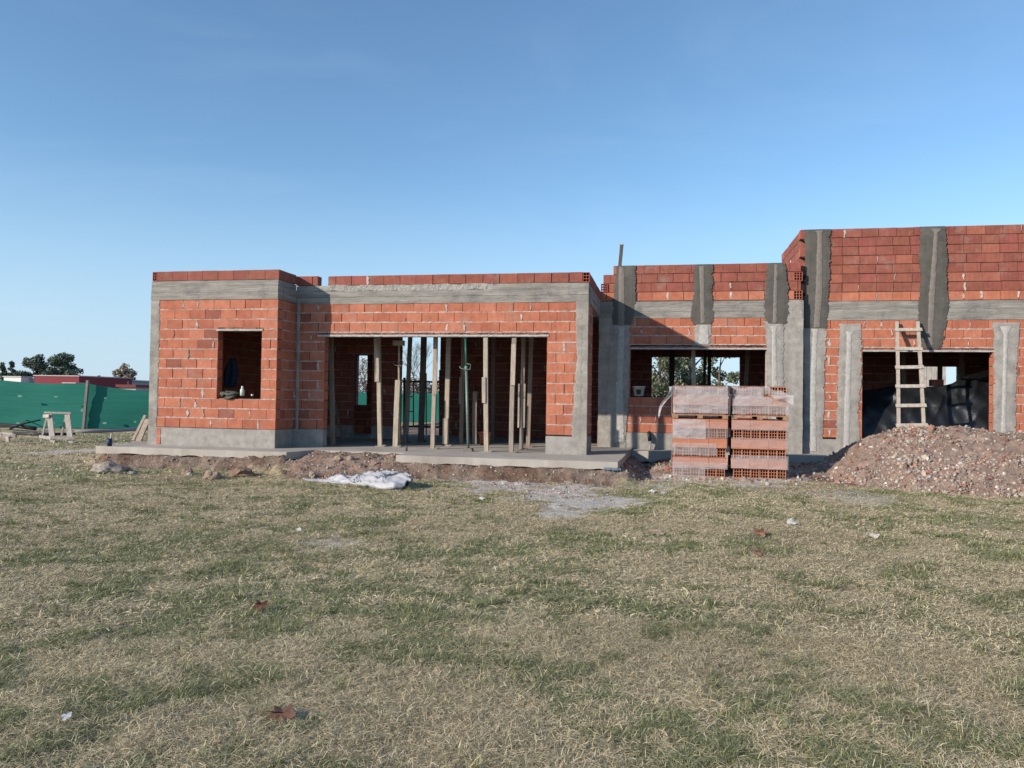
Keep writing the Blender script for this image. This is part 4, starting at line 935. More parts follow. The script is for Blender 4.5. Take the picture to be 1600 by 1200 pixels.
# ================================================================= PALLETS OF HOLLOW BRICK
LH, BL, BW = .167, .304, .163
PW = 3*BL+.02
BE = (PW-.065)/6; me_end = MB(); hollow(me_end, -BE/2, 0, BE-.004, LH-.005, -BL/2, BL/2, 3, 3, .0105); 
me_side = MB(); me_side.box(-BL/2, BL/2-.004, -BW/2, BW/2-.004, 0, LH-.005)
proto_e = me_end.build('brick', M['clay']); proto_s = me_side.build('brick', M['clay'])
ME, MS = proto_e.data, proto_s.data
bpy.data.objects.remove(proto_e); bpy.data.objects.remove(proto_s)
def pack(loc, rz, layers, label, filmrows, seed):
    rg = random.Random(seed)
    r = empty('brick_pallet', loc, rz); tag(r, label, 'brick pallet', 'shrink wrapped pallets of hollow bricks stacked on the dirt')
    mb = MB(); PD = 3*BL
    for y in (-PD/2, -PD/6, PD/6, PD/2-.09): mb.box(-PW/2-.01, PW/2+.01, y, y+.09, .052, .066, (.34, .20, .115))
    for x in (-PW/2, -.045, PW/2-.09): mb.box(x, x+.09, -PD/2, PD/2, 0, .0515, (.28, .175, .11))
    mb.build('pallet', M['wood'], r)
    z = .068
    for k, typ in enumerate(layers):
        top = (k == len(layers)-1); ox = rg.uniform(-.008, .008)+(.0 if typ == 's' else .0)
        if typ == 's':
            for i in range(3):
                for j in range(6):
                    if not top and i == 1 and 0 < j < 5: continue
                    o = bpy.data.objects.new('brick', MS); COL.objects.link(o); o.parent = r
                    o.location = (-PW/2+.01+BL/2+i*BL+ox+rg.uniform(-.003, .003), -PD/2+BW/2+j*(PD/6)+rg.uniform(-.004, .004)-.012, z)
        else:
            for i in range(6):
                for j in range(3):
                    if not top and j == 1 and 0 < i < 5: continue
                    if top and 'short' in label and i < 0: continue
                    o = bpy.data.objects.new('brick', ME); COL.objects.link(o); o.parent = r
                    o.location = (-PW/2+.01+BL/4+i*(PW-.065)/6+.02+ox+rg.uniform(-.003, .003), -PD/2+BL/2+j*BL+rg.uniform(-.004, .004)+.022, z)
        z += LH
    # film: front, left and right sides with a loose, wrinkled skin
    fb = MB(); H = z
    def film(u0, u1, z0, z1, a, side='f', off=.012):
        if side == 'f': z0 *= LH/.181; z1 *= LH/.181
        nu = int((u1-u0)/.03)+2; nv = int((z1-z0)/.03)+2; rows = []
        for i in range(nv):
            row = []
            for j in range(nu):
                u = u0+(u1-u0)*j/(nu-1); zz = z0+(z1-z0)*i/(nv-1)
                n = mnoise.noise(Vector((u*6+seed*7, zz*14, seed)))*.010+mnoise.noise(Vector((u*20+zz*16, zz*22, seed+5)))*.005
                ez = (.018*mnoise.noise(Vector((u*5, seed+i*0, 2)))) if i in (0, nv-1) else 0
                if side == 'f': row.append((u, -PD/2-off-.012+n, zz+ez))
                elif side == 'l': row.append((-PW/2-off+n, u, zz+ez))
                elif side == 't': row.append((u, zz, H+.004+abs(n)))
                else: row.append((PW/2+off-n, u, zz+ez))
            rows.append(row)
        fb.sheet(rows, (a, a, a))
    for fr in filmrows: film(*fr)
    film(-PD/2, PD/2, .07, H, .5, 'l') if 'left' in label else film(-PD/2, PD/2, .07, H, .5, 'r')
    film(-PW/2, PW/2, -PD/2, PD/2, .9, 't')
    fo = fb.build('stretch_film', M['film'], r, True)
    return r, z
hw = PW/2
gz0 = .055
aL = onZ(1094, 749, gz0+.0); aR = onZ(1187, 751, gz0)
print('pallets', aL, aR)
PXL = onY(1093.5, 700, 13.75).x; PXR = onY(1187.5, 700, 13.72).x
PB = 13.75+1.5*BL; GZP = float(ground_z(np.array([PXL]), np.array([13.75]))[0])
print('pallet ground', GZP)
L6 = ['e', 's', 'e', 's', 'e', 's']; L3 = ['e', 's', 'e']
rL, zt = pack((PXL, PB, PALZ := .035), .0, L6, 'lower left wrapped brick pallet, standing on the dirt', [(-hw, hw*.2, .07, .26, .8), (-hw, hw, .22, .34, 1.0), (-hw, hw*.6, .47, .70, .9), (-hw, hw*.2, .78, 1.14, 1.4), (-hw, hw, .3, .42, .5), (hw*.2, hw, .8, 1.1, .5)], 1)
rR, zt = pack((PXR, PB-.02, PALZ), -.015, L6, 'lower right wrapped brick pallet, standing on the dirt', [(-hw, hw, .25, .50, .9), (-hw, hw, .64, .83, .6), (-hw, hw, .96, 1.14, .7)], 2)
rUL, z3 = pack((PXL-.005, PB+.01, PALZ+zt+.004), .012, L3, 'upper left brick pallet with milky film and a torn tail', [(-hw, hw, .10, .6, 1.3), (-hw*.5, hw, .3, .6, .7, 'f', .02)], 3)
rUR, z3 = pack((PXR+.005, PB-.0, PALZ+zt+.004), -.01, L3, 'upper right brick pallet with film sagging off one corner', [(-hw, hw, .10, .42, 1.0), (-hw, 0.05, .38, .6, 1.3), (-hw, hw*.4, .25, .42, .9, 'f', .02)], 4)
# torn film tail + drooping corner, as part of the upper packs
mb = MB(); rows = []
for i in range(14):
    v = i/13; w = .10*(1-v)+.03; rows.append([(-hw-.02-.24*v**1.2+.03*math.sin(v*7)+w*(j/4-.5)*.8, -.54-.03*math.sin(v*5+j), z3-.02-.50*v**1.1-(.06 if j % 2 else 0)*v) for j in range(5)])
mb.sheet(rows, (1.6, 1.6, 1.6)); mb.build('film_tail', M['film'], rUL, True)
mb = MB(); rows = []
for i in range(10):
    v = i/9; rows.append([(0.05+(hw-.0)*(j/10)*1.02, -.545-.03*math.sin(v*3)-.01*math.sin(j+v*3), z3-.0-.14*v-(.15*(j/10)) +.02*math.sin(j*1.3+i*.6)) for j in range(11)])
mb.sheet(rows, (1.5, 1.5, 1.5)); mb.build('film_flap', M['film'], rUR, True)
# loose bag between stacks
mb = MB()
for (c, rr) in [((PXL+PXR)/2, 0)]:
    zc = PALZ+zt+z3-.06
    vs, l_, c_ = stones_arrays(np.array([[c, PB-.5, zc], [c+.01, PB-.5, zc-.10]]), np.array([.085, .06]), np.array([[.10, .075, .075]]*2), np.random.default_rng(3))
    mb.add([tuple(x) for x in vs], [tuple(l_[3*i:3*i+3]) for i in range(len(l_)//3)], (.09, .07, .07))
    mb.tube([(c, PB-.5, zc-.1), (c-.01, PB-.5, zc-.45)], [.03, .012], 6, (.08, .06, .06))
tag(mb.build('brush', M['cloth']), 'dark bundled brush stuck between the two pallet tops', 'brush')
# black pipe with cable under the middle window
a = onY(1014, 678, Y3-.03); r = empty('drain_pipe', (a.x, Y3-.05, .40)); tag(r, 'black drain elbow and cable at the foot of the middle window wall', 'pipe')
mb = MB(); mb.tube([(0, .05, .30), (0, -.02, .29), (.01, -.05, .24), (.02, -.05, .12)], .04, 10, (.015, .015, .015)); mb.build('elbow', M['black_steel'], r, True)
mb = MB(); mb.tube([(.02, -.05, .2), (.05, -.07, .1), (.03, -.06, .0), (.02, -.05, -.1)], .016, 8, (.5, .5, .5)); mb.build('cable', M['pale'], r, True)

# ================================================================= SACK SHEET ON THE GRASS
def sackz(u, v):     # u 0..1 left->right, v 0..1 front->back
    body = math.exp(-((u-.78)/.26)**4)*.17*(math.sin(math.pi*min(1, max(0, v)))**.55)
    neck = .07*math.exp(-((u-.36)/.16)**2)*math.sin(math.pi*v)**.8
    w = .045*mnoise.noise(Vector((u*8+v*2, v*5, 1)))+.022*mnoise.noise(Vector((u*19, v*14+u*9, 4)))
    rr = abs(mnoise.noise(Vector((u*5-v*4, v*4+u*2, 9))))
    return max(0.012, body+neck+.012+(w+.045*max(0, .25-rr)*4)*(.4+min(1, (body+neck)*9)))
s0 = onZ(468, 752, .02); s1 = onZ(634, 764, .02)
def sackp(u, v, dz=0):
    wd = .10+.85*min(1, max(0, (u)/.62))**.9 if u < .62 else .95-.22*((u-.62)/.38)**2
    if u > .94: wd *= 1-.45*(u-.94)/.06
    base = s0.lerp(s1, u); cy = .22+.12*math.sin(u*4)
    y = base.y+cy+(v-.42)*wd*.75*(1 if True else 0); x = base.x+.06*math.sin(v*6+u*5)+.04*mnoise.noise(Vector((u*6, v*6, 2)))
    z = float(ground_z(np.array([x]), np.array([y]))[0])
    return Vector((x, y, z+sackz(u, v)+dz))
mb = MB(); NU, NV = 130, 46
mb.sheet([[sackp(i/NU, j/NV) for i in range(NU+1)] for j in range(NV+1)], (.37, .36, .38))
sk = mb.build('sack', M['sack'], None, True); sm = sk.modifiers.new('s', 'SOLIDIFY'); sm.thickness = .004
tag(sk, 'crumpled white woven sack with faded dark lettering on the grass', 'sack')
def text_on(txt, u0, v0, su, sv, slant=0):
    cu = bpy.data.curves.new('t', 'FONT'); cu.body = txt; cu.size = 1; cu.resolution_u = 2
    o = bpy.data.objects.new('t', cu); COL.objects.link(o); bpy.context.view_layer.update()
    dg = bpy.context.evaluated_depsgraph_get(); me = bpy.data.meshes.new_from_object(o.evaluated_get(dg)); bpy.data.objects.remove(o)
    import bmesh
    bm = bmesh.new(); bm.from_mesh(me); bmesh.ops.triangulate(bm, faces=bm.faces); 
    for _ in range(2): bmesh.ops.subdivide_edges(bm, edges=[e for e in bm.edges if e.calc_length() > .12], cuts=1, use_grid_fill=False); bmesh.ops.triangulate(bm, faces=bm.faces)
    for v in bm.verts:
        u = u0+v.co.x*su+v.co.y*slant; w = v0+v.co.y*sv; v.co = sackp(min(.99, u), w, .014)
    bm.to_mesh(me); bm.free(); me.materials.clear(); me.materials.append(M['ink'])
    o = bpy.data.objects.new('lettering', me); COL.objects.link(o); o.parent = sk
text_on('260', .47, .03, .075, .30, .02)
text_on('117', .74, .16, .085, .34, .05)

# ================================================================= ROCKS in front of the slab
def rock(x, y, w, h, col, label, seed, name='rock'):
    import bmesh
    a = onZ(x, y+h*.45, .0); D = math.hypot(a.x, a.y); sx = w/FPX*D*.9; sz = h/FPX*D*.72; col = tuple(c*.78 for c in col)
    bm = bmesh.new(); bmesh.ops.create_icosphere(bm, subdivisions=3, radius=.5)
    for v in bm.verts:
        p = v.co.normalized(); n = mnoise.noise(p*1.7+Vector((seed, 0, 0)))*.5+mnoise.noise(p*4+Vector((seed, 3, 0)))*.22+mnoise.noise(p*9+Vector((seed, 5, 0)))*.08
        v.co = p*(.5+n*.35); v.co.x *= sx*1.05; v.co.y *= sx*.75; v.co.z *= sz*1.5
    me = bpy.data.meshes.new(name); bm.to_mesh(me); bm.free()
    ca = me.color_attributes.new('Col', 'FLOAT_COLOR', 'CORNER'); ca.data.foreach_set('color', list(tuple(col)+(1,))*len(me.loops))
    me.materials.append(M['stone']); o = bpy.data.objects.new(name, me); COL.objects.link(o)
    gz_ = float(ground_z(np.array([a.x]), np.array([a.y]))[0]); o.location = (a.x, a.y, gz_+sz*.36); o.rotation_euler = (0, .1*math.sin(seed), seed*.2 % .6)
    tag(o, label, 'rock', 'clods and rocks dug out in front of the slab'); return o
rock(170, 731, 48, 17, (.40, .33, .27), 'large pale rounded rock at the left end of the slab', 1)
rock(194, 733, 18, 10, (.36, .29, .23), 'smaller lumpy rock touching the large pale rock', 2)
rock(292, 737, 20, 12, (.36, .23, .16), 'broken brown clod left of the tilted rocks', 3)
rock(296, 741, 10, 6, (.46, .42, .36), 'tiny whitish stone before the broken brown clod', 4)
rock(331, 741, 24, 17, (.40, .28, .20), 'tilted brown rock between the clod and the long rock', 5)
rock(377, 737, 42, 16, (.27, .17, .12), 'long reddish brown rock on the bank', 6)
rock(344, 744, 16, 7, (.45, .36, .28), 'low pale stone under the tilted brown rock', 7)
rock(207, 738, 13, 5, (.34, .34, .32), 'flat grey stone in the grass by the pale rock', 8)
rock(488, 742, 12, 11, (.42, .33, .25), 'small tan rock behind the left end of the white sack', 9)
rock(528, 737, 13, 9, (.42, .33, .24), 'small tan rock behind the middle of the white sack', 10)
rock(547, 737, 12, 9, (.40, .30, .23), 'small brown rock beside the tan rock behind the sack', 11)
rock(667, 769, 9, 5, (.40, .41, .42), 'small grey stone in grass right of the white sack', 12)
rock(1196, 760, 10, 7, (.42, .34, .28), 'tan stone at the front foot of the right pallet', 13)
rock(1038, 775, 11, 6, (.45, .44, .42), 'pale stone lying in grass before the left pallet', 14)
rock(1044, 745, 11, 6, (.42, .15, .10), 'red brick lump left of the pallets', 15)

# litter and leaves on the lawn
def gl(x, y): a = onZ(x, y, 0); z = float(ground_z(np.array([a.x]), np.array([a.y]))[0]); a = onZ(x, y, z); a.z = z; return a
def leaf(x, y, size, col, label, seed, name='dead_leaf'):
    a = gl(x, y); mb = MB(); rg = random.Random(seed); n = 22; pts = []
    for i in range(n):
        t = 2*math.pi*i/n; lob = 1+.38*math.cos(5*t)*(1 if name == 'dead_leaf' else .3)+rg.uniform(-.1, .1); rr = size*(.42 if name == 'dead_leaf' else .3)*lob
        pts.append((rr, t))
    vs = [(0, 0, .02)]
    for f in (.5, 1):
        for rr, t in pts: vs.append((rr*f*math.cos(t), rr*f*math.sin(t), .014+.06*size*f*math.sin(t*2+seed)+.03*size*math.sin(t*5)*f))
    fs = [(0, 1+i, 1+(i+1) % n) for i in range(n)]+[(1+i, 1+n+i, 1+n+(i+1) % n, 1+(i+1) % n) for i in range(n)]
    mb.add(vs, fs, col); 
    if name == 'dead_leaf': mb.tube([(0, 0, .022), (-size*.5, -size*.2, .035), (-size*.75, -size*.25, .03)], [.003, .0025, .002], 5, tuple(c*.8 for c in col))
    o = mb.build(name, M['cloth'], None, True); o.location = a+Vector((0, 0, .022)); o.rotation_euler = (.4, .1, 0); return o
lf = 'fallen leaves lying on the lawn'
tag(leaf(441, 1127, .115, (.15, .075, .05), '', 1), 'curled brown dead leaf near the bottom edge', 'leaf', lf)
tag(leaf(408, 953, .10, (.12, .045, .028), '', 2), 'small dark red brown leaf left of centre on the lawn', 'leaf', lf)
tag(leaf(1188, 836, .16, (.24, .12, .07), '', 3), 'orange tan leaf lying in front of the pallets', 'leaf', lf)
tag(leaf(1184, 868, .12, (.22, .12, .075), '', 4), 'faint brown leaf just below the orange tan leaf', 'leaf', lf)
tag(leaf(1026, 837, .13, (.38, .28, .2), '', 5), 'pale crumpled leaf lying left of the orange one', 'leaf', lf)
sc = 'scraps of litter on the lawn'
tag(leaf(466, 832, .09, (.6, .6, .58), '', 6, 'paper_scrap'), 'small bright white scrap by the grey patch', 'litter', sc)
tag(leaf(105, 1130, .07, (.42, .43, .44), '', 7, 'paper_scrap'), 'pale grey scrap near the bottom left corner', 'litter', sc)
tag(leaf(1365, 841, .17, (.6, .5, .42), '', 8, 'paper_scrap'), 'flat buff scrap in front of the rubble heap', 'litter', sc)
tag(leaf(753, 782, .12, (.6, .58, .55), '', 9, 'paper_scrap'), 'whitish flake on the grass before the slab', 'litter', sc)
tag(leaf(1238, 820, .2, (.5, .46, .4), '', 10, 'paper_scrap'), 'flat grey tan scrap between pallets and rubble heap', 'litter', sc)
tag(leaf(1018, 733+38, .13, (.62, .6, .58), '', 12, 'paper_scrap'), 'crumpled pale scrap by the left pallet foot', 'litter', sc)

# ================================================================= LEFT YARD: sawhorses, plank pile, pipes, fence
def D2(x, y, D): return atD(x, y, D)
def sawhorse():
    g0 = onZ(90, 691, 0); Dd = (g0-Vector((0, 0, CAM_H))).dot(F_)
    r = empty('sawhorse', g0); tag(r, 'grey weathered wooden sawhorse standing before the green net fence', 'sawhorse')
    P_ = lambda x, y, dz=0: atD(x, y, Dd+dz)-g0; c = (.33, .30, .27)
    def leg(xa, ya, xb, yb, w, d0, d1, dark=1): 
        mb = MB(); mb.bar(P_(xa, ya, d0), P_(xb, yb, d1), w, .03, tuple(q*dark for q in c)); mb.build('leg', M['wood'], r)
    # front A-frame faces: wide boards and slim edges
    leg(77, 645, 83, 693, .16, 0, -.25); leg(75, 645, 64, 690, .05, 0, .25); leg(105, 646, 111, 694, .16, 0, -.25); leg(104, 646, 96, 681, .05, 0, .25)
    mb = MB(); mb.bar(P_(70, 644.5), P_(112, 645.5), .05, .09, c, side=Vector((0, 0, 1))); mb.build('top_rail', M['wood'], r)
    mb = MB(); mb.bar(P_(62, 682, .2), P_(80, 684.5, -.24), .08, .03, c, side=Vector((0, 0, 1))); mb.bar(P_(80, 684, -.26), P_(117, 685, -.26), .08, .025, c, side=Vector((0, 0, 1))); mb.build('brace', M['wood'], r)
    mb = MB(); mb.bar(P_(68, 650, -.05), P_(77, 650, -.08), .085, .05, (.55, .5, .45), side=Vector((0, 0, 1))); mb.build('end_block', M['wood'], r)
sawhorse()
tr = empty('trestle', onZ(10, 690, 0)); tag(tr, 'low timber trestle cut off by the left picture edge', 'trestle')
g0 = tr.location.copy(); Dd = (g0-Vector((0, 0, CAM_H))).dot(F_); P_ = lambda x, y, dz=0: atD(x, y, Dd+dz)-g0
for (a_, b_, w, s, nm, c) in [((-40, 683), (25, 681), .11, Vector((0, 0, 1)), 'beam', (.36, .30, .26)), ((12, 682), (13, 692), .10, Vector((1, 0, 0)), 'leg', (.45, .38, .32)), ((-12, 655), (2, 680), .06, Vector((1, 0, 0)), 'batten', (.45, .40, .3)),
                             ((-30, 682), (-29, 692), .10, Vector((1, 0, 0)), 'leg', (.45, .38, .32)), ((0, 676), (21, 678), .05, Vector((0, 0, 1)), 'board', (.5, .42, .36))]:
    mb = MB(); mb.bar(P_(*a_, -.06 if nm == 'leg' else 0), P_(*b_, -.06 if nm == 'leg' else 0), w, .06, c, side=s); mb.build(nm, M['wood'], tr)
# pipes along the fence foot
def gpipe(pts, r_, col, lab, name, matn='pale'):
    mb = MB(); mb.tube([onZ(x, y, .0)+Vector((0, 0, r_+dz)) for x, y, dz in pts], r_, 8, col); tag(mb.build(name, M[matn], None, True), lab, 'pipe', 'pipes lying at the foot of the net fence')
gpipe([(118, 677, .0), (150, 676.5, 0), (185, 675.5, .01), (232, 673.5, .04), (260, 672, .04)], .055, (.26, .25, .26), 'long grey pipe lying along the foot of the net fence', 'pipe')
gpipe([(20, 679, 0), (60, 681, 0), (118, 680.5, 0)], .05, (.03, .025, .03), 'black pipe behind the sawhorse feet', 'pipe')
gpipe([(-10, 671, .12), (30, 674, .1), (55, 675, .05)], .07, (.02, .018, .02), 'thick black pipe at the left picture edge', 'pipe')
gpipe([(15, 677.5, .12), (38, 673, .22), (62, 670, .3)], .03, (.03, .03, .03), 'thin black pipe tilted over the thick one', 'pipe')
gpipe([(30, 672, .2), (48, 667, .35)], .02, (.3, .28, .2), 'thin pale rod sticking up from the black pipes', 'rod')

# fences
def fence(pts, n, zt, label, npost, post_at=None, seed=0):
    """pts: ground polyline (world x,y)"""
    r = empty('net_fence', (pts[0][0], pts[0][1], 0)); tag(r, label, 'fence'); O = Vector((pts[0][0], pts[0][1], 0))
    cum = [0]
    for a, b_ in zip(pts, pts[1:]): cum.append(cum[-1]+math.hypot(b_[0]-a[0], b_[1]-a[1]))
    def at(s):
        for i in range(len(pts)-1):
            if s <= cum[i+1] or i == len(pts)-2:
                t = (s-cum[i])/(cum[i+1]-cum[i]); return pts[i][0]+(pts[i+1][0]-pts[i][0])*t, pts[i][1]+(pts[i+1][1]-pts[i][1])*t
    rows = []; nv = 10; posts = [cum[-1]*k/npost for k in range(npost+1)] if post_at is None else post_at
    for j in range(nv+1):
        v = j/nv; row = []
        for i in range(n+1):
            s = cum[-1]*i/n; x, y = at(s)
            near = [p for p in posts]; 
            lo = max([p for p in near if p <= s+1e-6], default=0); hi = min([p for p in near if p > s], default=cum[-1]); q = (s-lo)/max(.01, hi-lo)
            sag = .13*4*q*(1-q)
            wv = .06*mnoise.noise(Vector((s*.5, v*1.5, seed)))+.025*mnoise.noise(Vector((s*.7, v*8, seed+4)))
            row.append((x-O.x, y-O.y+wv, .03+(zt(s/cum[-1])-sag-.03)*v))
        rows.append(row)
    mb = MB(); mb.sheet(rows); mb.build('net', M['net'], r, True)
    for k, s in enumerate(posts):
        x, y = at(s); mb = MB(); l = .0
        mb.bar((x-O.x-.05, y-O.y-.12, -.05), (x-O.x+.08, y-O.y-.12, zt(s/cum[-1])+.12), .10, .08, (.16, .145, .135)); mb.build('post', M['wood'], r)
    return r, at, O, cum
fl0 = atD(-260, 680, 28.5); fl1 = atD(136, 672, 29.0); fl2 = atD(300, 668, 29.8)
seg = math.hypot(fl1.x-fl0.x, fl1.y-fl0.y); seg2 = math.hypot(fl2.x-fl1.x, fl2.y-fl1.y)
r, at_, O_, cum_ = fence([(fl0.x, fl0.y), (fl1.x, fl1.y), (fl2.x, fl2.y)], 90, lambda u: 1.95-.37*sst(.3, 1, u), 'green shade net fence sagging between posts at the left', 4, [0, seg*.5, seg, seg+seg2*.95], 1)
# pale patches on the net
for (x, y, w, h_) in [(33, 619, .20, .12), (89, 620, .14, .08), (166, 622, .10, .06), (30, 661, .16, .08), (165, 661, .17, .09), (213, 659, .10, .09), (130, 641, .09, .16), (86, 661, .08, .08)]:
    a = atD(x, y, 28.6); mb = MB(); o_ = a-O_; n = 9; w *= .55; h_ *= .6
    vs = [(o_.x+w*random.uniform(.8, 1.2)*math.cos(t), o_.y-.06, o_.z+h_*.6*random.uniform(.7, 1.2)*math.sin(t)) for t in np.linspace(0, 2*math.pi, n+1)[:-1]]
    mb.add(vs, [tuple(range(n))], (.10, .19, .14)); pp = mb.build('net_patch', M['pale'], r)
A_ = atD(300, 668, 31.6); B_ = atD(520, 665, 43); C_ = atD(1200, 668, 45); E_ = atD(1900, 668, 47)
fence([(B_.x, B_.y), (C_.x, C_.y), (E_.x, E_.y)], 90, lambda u: 1.72, 'green net fence along the back of the plot, seen through the openings', 8, None, 5)
fence([(A_.x, A_.y), (B_.x, B_.y)], 30, lambda u: 1.6, 'green net fence running away behind the house', 3, None, 7)

# ================================================================= FAR HOUSES
def far_box(mb, x0, x1, ytop, D, dep, col, top=None, ybase=None):
    a = atD(x0, ytop, D); b_ = atD(x1, ytop, D); mb.box(a.x, b_.x, a.y, a.y+dep, 0, a.z, col)
    if top: mb.box(a.x-.1, b_.x+.1, a.y-.1, a.y+dep+.1, a.z, a.z+.12, top)
r = empty('far_house', atD(70, 610, 90)); r.location.z = 0; tag(r, 'low flat roofed white and dark red house beyond the net fence', 'house'); LO = r.location.copy()
def fpart(nm, f):
    mb = MB(); f(mb); mb.v = [tuple(Vector(p)-LO) for p in mb.v]; return mb.build(nm, M['wall_far'], r)
fpart('white_wing', lambda m: far_box(m, 6, 38, 589, 92, 8, (.70, .68, .65), (.5, .48, .46)))
fpart('grey_wing', lambda m: far_box(m, 36.5, 56, 589.5, 93, 7, (.40, .38, .40)))
fpart('red_wing', lambda m: far_box(m, 54, 135.5, 587.5, 90, 9, (.20, .035, .045), (.42, .36, .36)))
def aw(m):
    a = atD(103, 597.5, 89); b_ = atD(128, 598.5, 89); m.box(a.x, b_.x, a.y-.6, a.y+.85, a.z-.12, a.z, (.45, .36, .36))
    m.box(a.x+.2, a.x+.4, a.y-.4, a.y-.2, 0, a.z-.125, (.2, .05, .05)); m.box(b_.x-.4, b_.x-.2, a.y-.4, a.y-.2, 0, a.z-.125, (.2, .05, .05))
fpart('awning', aw)
r = empty('far_house', atD(165, 610, 100)); r.location.z = 0; tag(r, 'low pale grey flat roofed house right of the red one', 'house'); LO = r.location.copy()
fpart('wall', lambda m: far_box(m, 139, 187, 594, 100, 9, (.36, .35, .38))); 
def rf(m): a = atD(138.5, 594, 100); b_ = atD(187.5, 594, 100); m.box(a.x-.2, b_.x+.2, a.y-.2, a.y+9.2, a.z+.001, a.z+.15, (.45, .44, .46))
fpart('roof', rf)
r = empty('far_house', atD(200, 610, 85)); r.location.z = 0; tag(r, 'small dark red roofed house near the building corner', 'house'); LO = r.location.copy()
fpart('wall', lambda m: far_box(m, 186.5, 216, 605, 85, 7, (.40, .36, .36)))
def rf(m):
    a = atD(186, 605, 85); b_ = atD(216.5, 605, 85); m.box(a.x-.2, b_.x+.2, a.y-.3, a.y+7.2, a.z+.001, a.z+.30, (.16, .04, .04))
fpart('roof', rf)
def ch(m): a = atD(200, 600, 87); m.box(a.x-.1, a.x+.1, a.y, a.y+.2, 1.6, a.z+.3, (.06, .05, .05))
fpart('chimney', ch)

# ================================================================= TREES
def leaf_mesh(centers, radii, n, size, cols, seed, name, parent, shell=.6):
    g = np.random.default_rng(seed); centers = np.array(centers); radii = np.array(radii); k = g.choice(len(centers), n, p=(radii[:, 0]*radii[:, 2])/sum(radii[:, 0]*radii[:, 2]))
    d = g.normal(0, 1, (n, 3)); d /= np.linalg.norm(d, axis=1)[:, None]; rr = g.uniform(shell, 1.05, n)**.8
    C = centers[k]+d*radii[k]*rr[:, None]
    a = g.normal(0, 1, (n, 3)); a /= np.linalg.norm(a, axis=1)[:, None]; b = np.cross(a, g.normal(0, 1, (n, 3))); b /= np.linalg.norm(b, axis=1)[:, None]
    s = size*g.uniform(.5, 1.3, n)[:, None]
    Vv = np.stack([C-a*s*.5, C+b*s*.3, C+a*s*.6, C-b*s*.3], 1).reshape(-1, 3)
    Ll = np.arange(n*4); cc = np.array(cols)[g.choice(len(cols), n)]*g.uniform(.65, 1.35, (n, 1))
    return np_mesh(name, Vv, Ll, np.full(n, 4), cc, M['leafm'], parent=parent)
def crown_tree(base, H, crad, nclump, nleaf, lsize, cols, label, seed, cat='tree', group=None, low=.35, trunk=.25, name='tree', shape='round', core=True):
    rg = random.Random(seed); r = empty(name, base); tag(r, label, cat, group)
    cs = []; rs = []
    for i in range(nclump):
        if shape == 'cone':
            t = rg.random(); z = H*(low+(1-low)*t); R = crad*(1-t)*rg.uniform(.6, 1); th = rg.uniform(0, 6.28); cs.append((R*.7*math.cos(th), R*.7*math.sin(th), z)); q = crad*.3*(1.1-t*.6)
        else:
            t = rg.uniform(-.9, 1); z = H*(low+(1-low)*(t*.45+.5)); R = crad*math.sqrt(max(.05, 1-t*t))*rg.uniform(.2, .85); th = rg.uniform(0, 6.28); cs.append((R*math.cos(th), R*math.sin(th), z)); q = crad*rg.uniform(.22, .38)
        rs.append((q, q, q*.75))
    mb = MB(); mb.tube([(0, 0, -.1), (.05*H*.1, 0, H*.3), (0, .1, H*.6), (.1, 0, H*.85)], [trunk, trunk*.8, trunk*.5, trunk*.15], 8)
    mb.build('trunk', M['bark'], r, True)
    mb = MB()
    for c in cs[::2]: 
        z0 = max(H*.2, c[2]-crad*.6); mb.tube([(0, 0, z0), (c[0]*.5, c[1]*.5, (z0+c[2])/2+.1), c], [trunk*.35, trunk*.2, trunk*.06], 5)
    mb.build('limbs', M['bark'], r, True)
    leaf_mesh(cs, rs, nleaf, lsize, cols, seed, 'crown', r, .25)
    return r
def bare_tree(base, H, label, seed, col=(.13, .10, .085), group=None, spread=.5, depth=6, name='bare_tree', upright=.35, r0=None, fuzz=None):
    rg = random.Random(seed); r = empty(name, base); tag(r, label, 'tree', group); tb = MB(); lb = MB(); tips = []
    def grow(p, d, L, rad, lev):
        pts = [p]; dd = d.copy(); n = 3
        for i in range(n):
            dd = (dd+Vector((rg.uniform(-.18, .18), rg.uniform(-.18, .18), rg.uniform(-.02, .14)))).normalized(); pts.append(pts[-1]+dd*L/n)
        (tb if lev == 0 else lb).tube(pts, [rad*(1-.4*i/n) for i in range(n+1)], 6 if lev < 2 else 3, cap=False)
        if lev >= depth: tips.append(pts[-1]); return
        for k in range(rg.choice([2, 3, 3]) if lev else 4):
            ax = Vector((rg.uniform(-1, 1), rg.uniform(-1, 1), 0)).normalized(); nd = (dd+ax*spread*rg.uniform(.6, 1.5)+Vector((0, 0, upright*.4))).normalized()
            grow(pts[-1] if k else pts[-1], nd, L*rg.uniform(.62, .85), rad*.6*rg.uniform(.8, 1), lev+1)
            if lev and rg.random() < .4: grow(pts[2], (dd+ax*-spread).normalized(), L*.5, rad*.4, lev+2)
    rad = r0 or H*.022
    grow(Vector((0, 0, -.1)), Vector((0, 0, 1)), H*.26, rad, 0)
    tb.build('trunk', M['bark'], r, True); lb.build('branches', M['bark'], r, True)
    if fuzz:
        t = np.array([tuple(x) for x in tips]); leaf_mesh(t, np.full((len(t), 3), H*.04), fuzz[0], fuzz[1], fuzz[2], seed, 'twigs', r, .0)
    return r
def gbase(x, D): p = atD(x, 612, D); return Vector((p.x, p.y, 0))
DK = [(.10, .125, .095), (.12, .15, .11), (.15, .18, .13), (.08, .105, .085)]  # distance haze put into the leaf colours, lightened and greyed
gt_ = 'trees on the horizon beyond the net fence'
D = 130
crown_tree(gbase(55, D), 7.5, 3.0, 46, 8200, .42, DK, 'dark rounded tree, left of the two above the red house', 1, low=.02, trunk=.3, group=gt_)
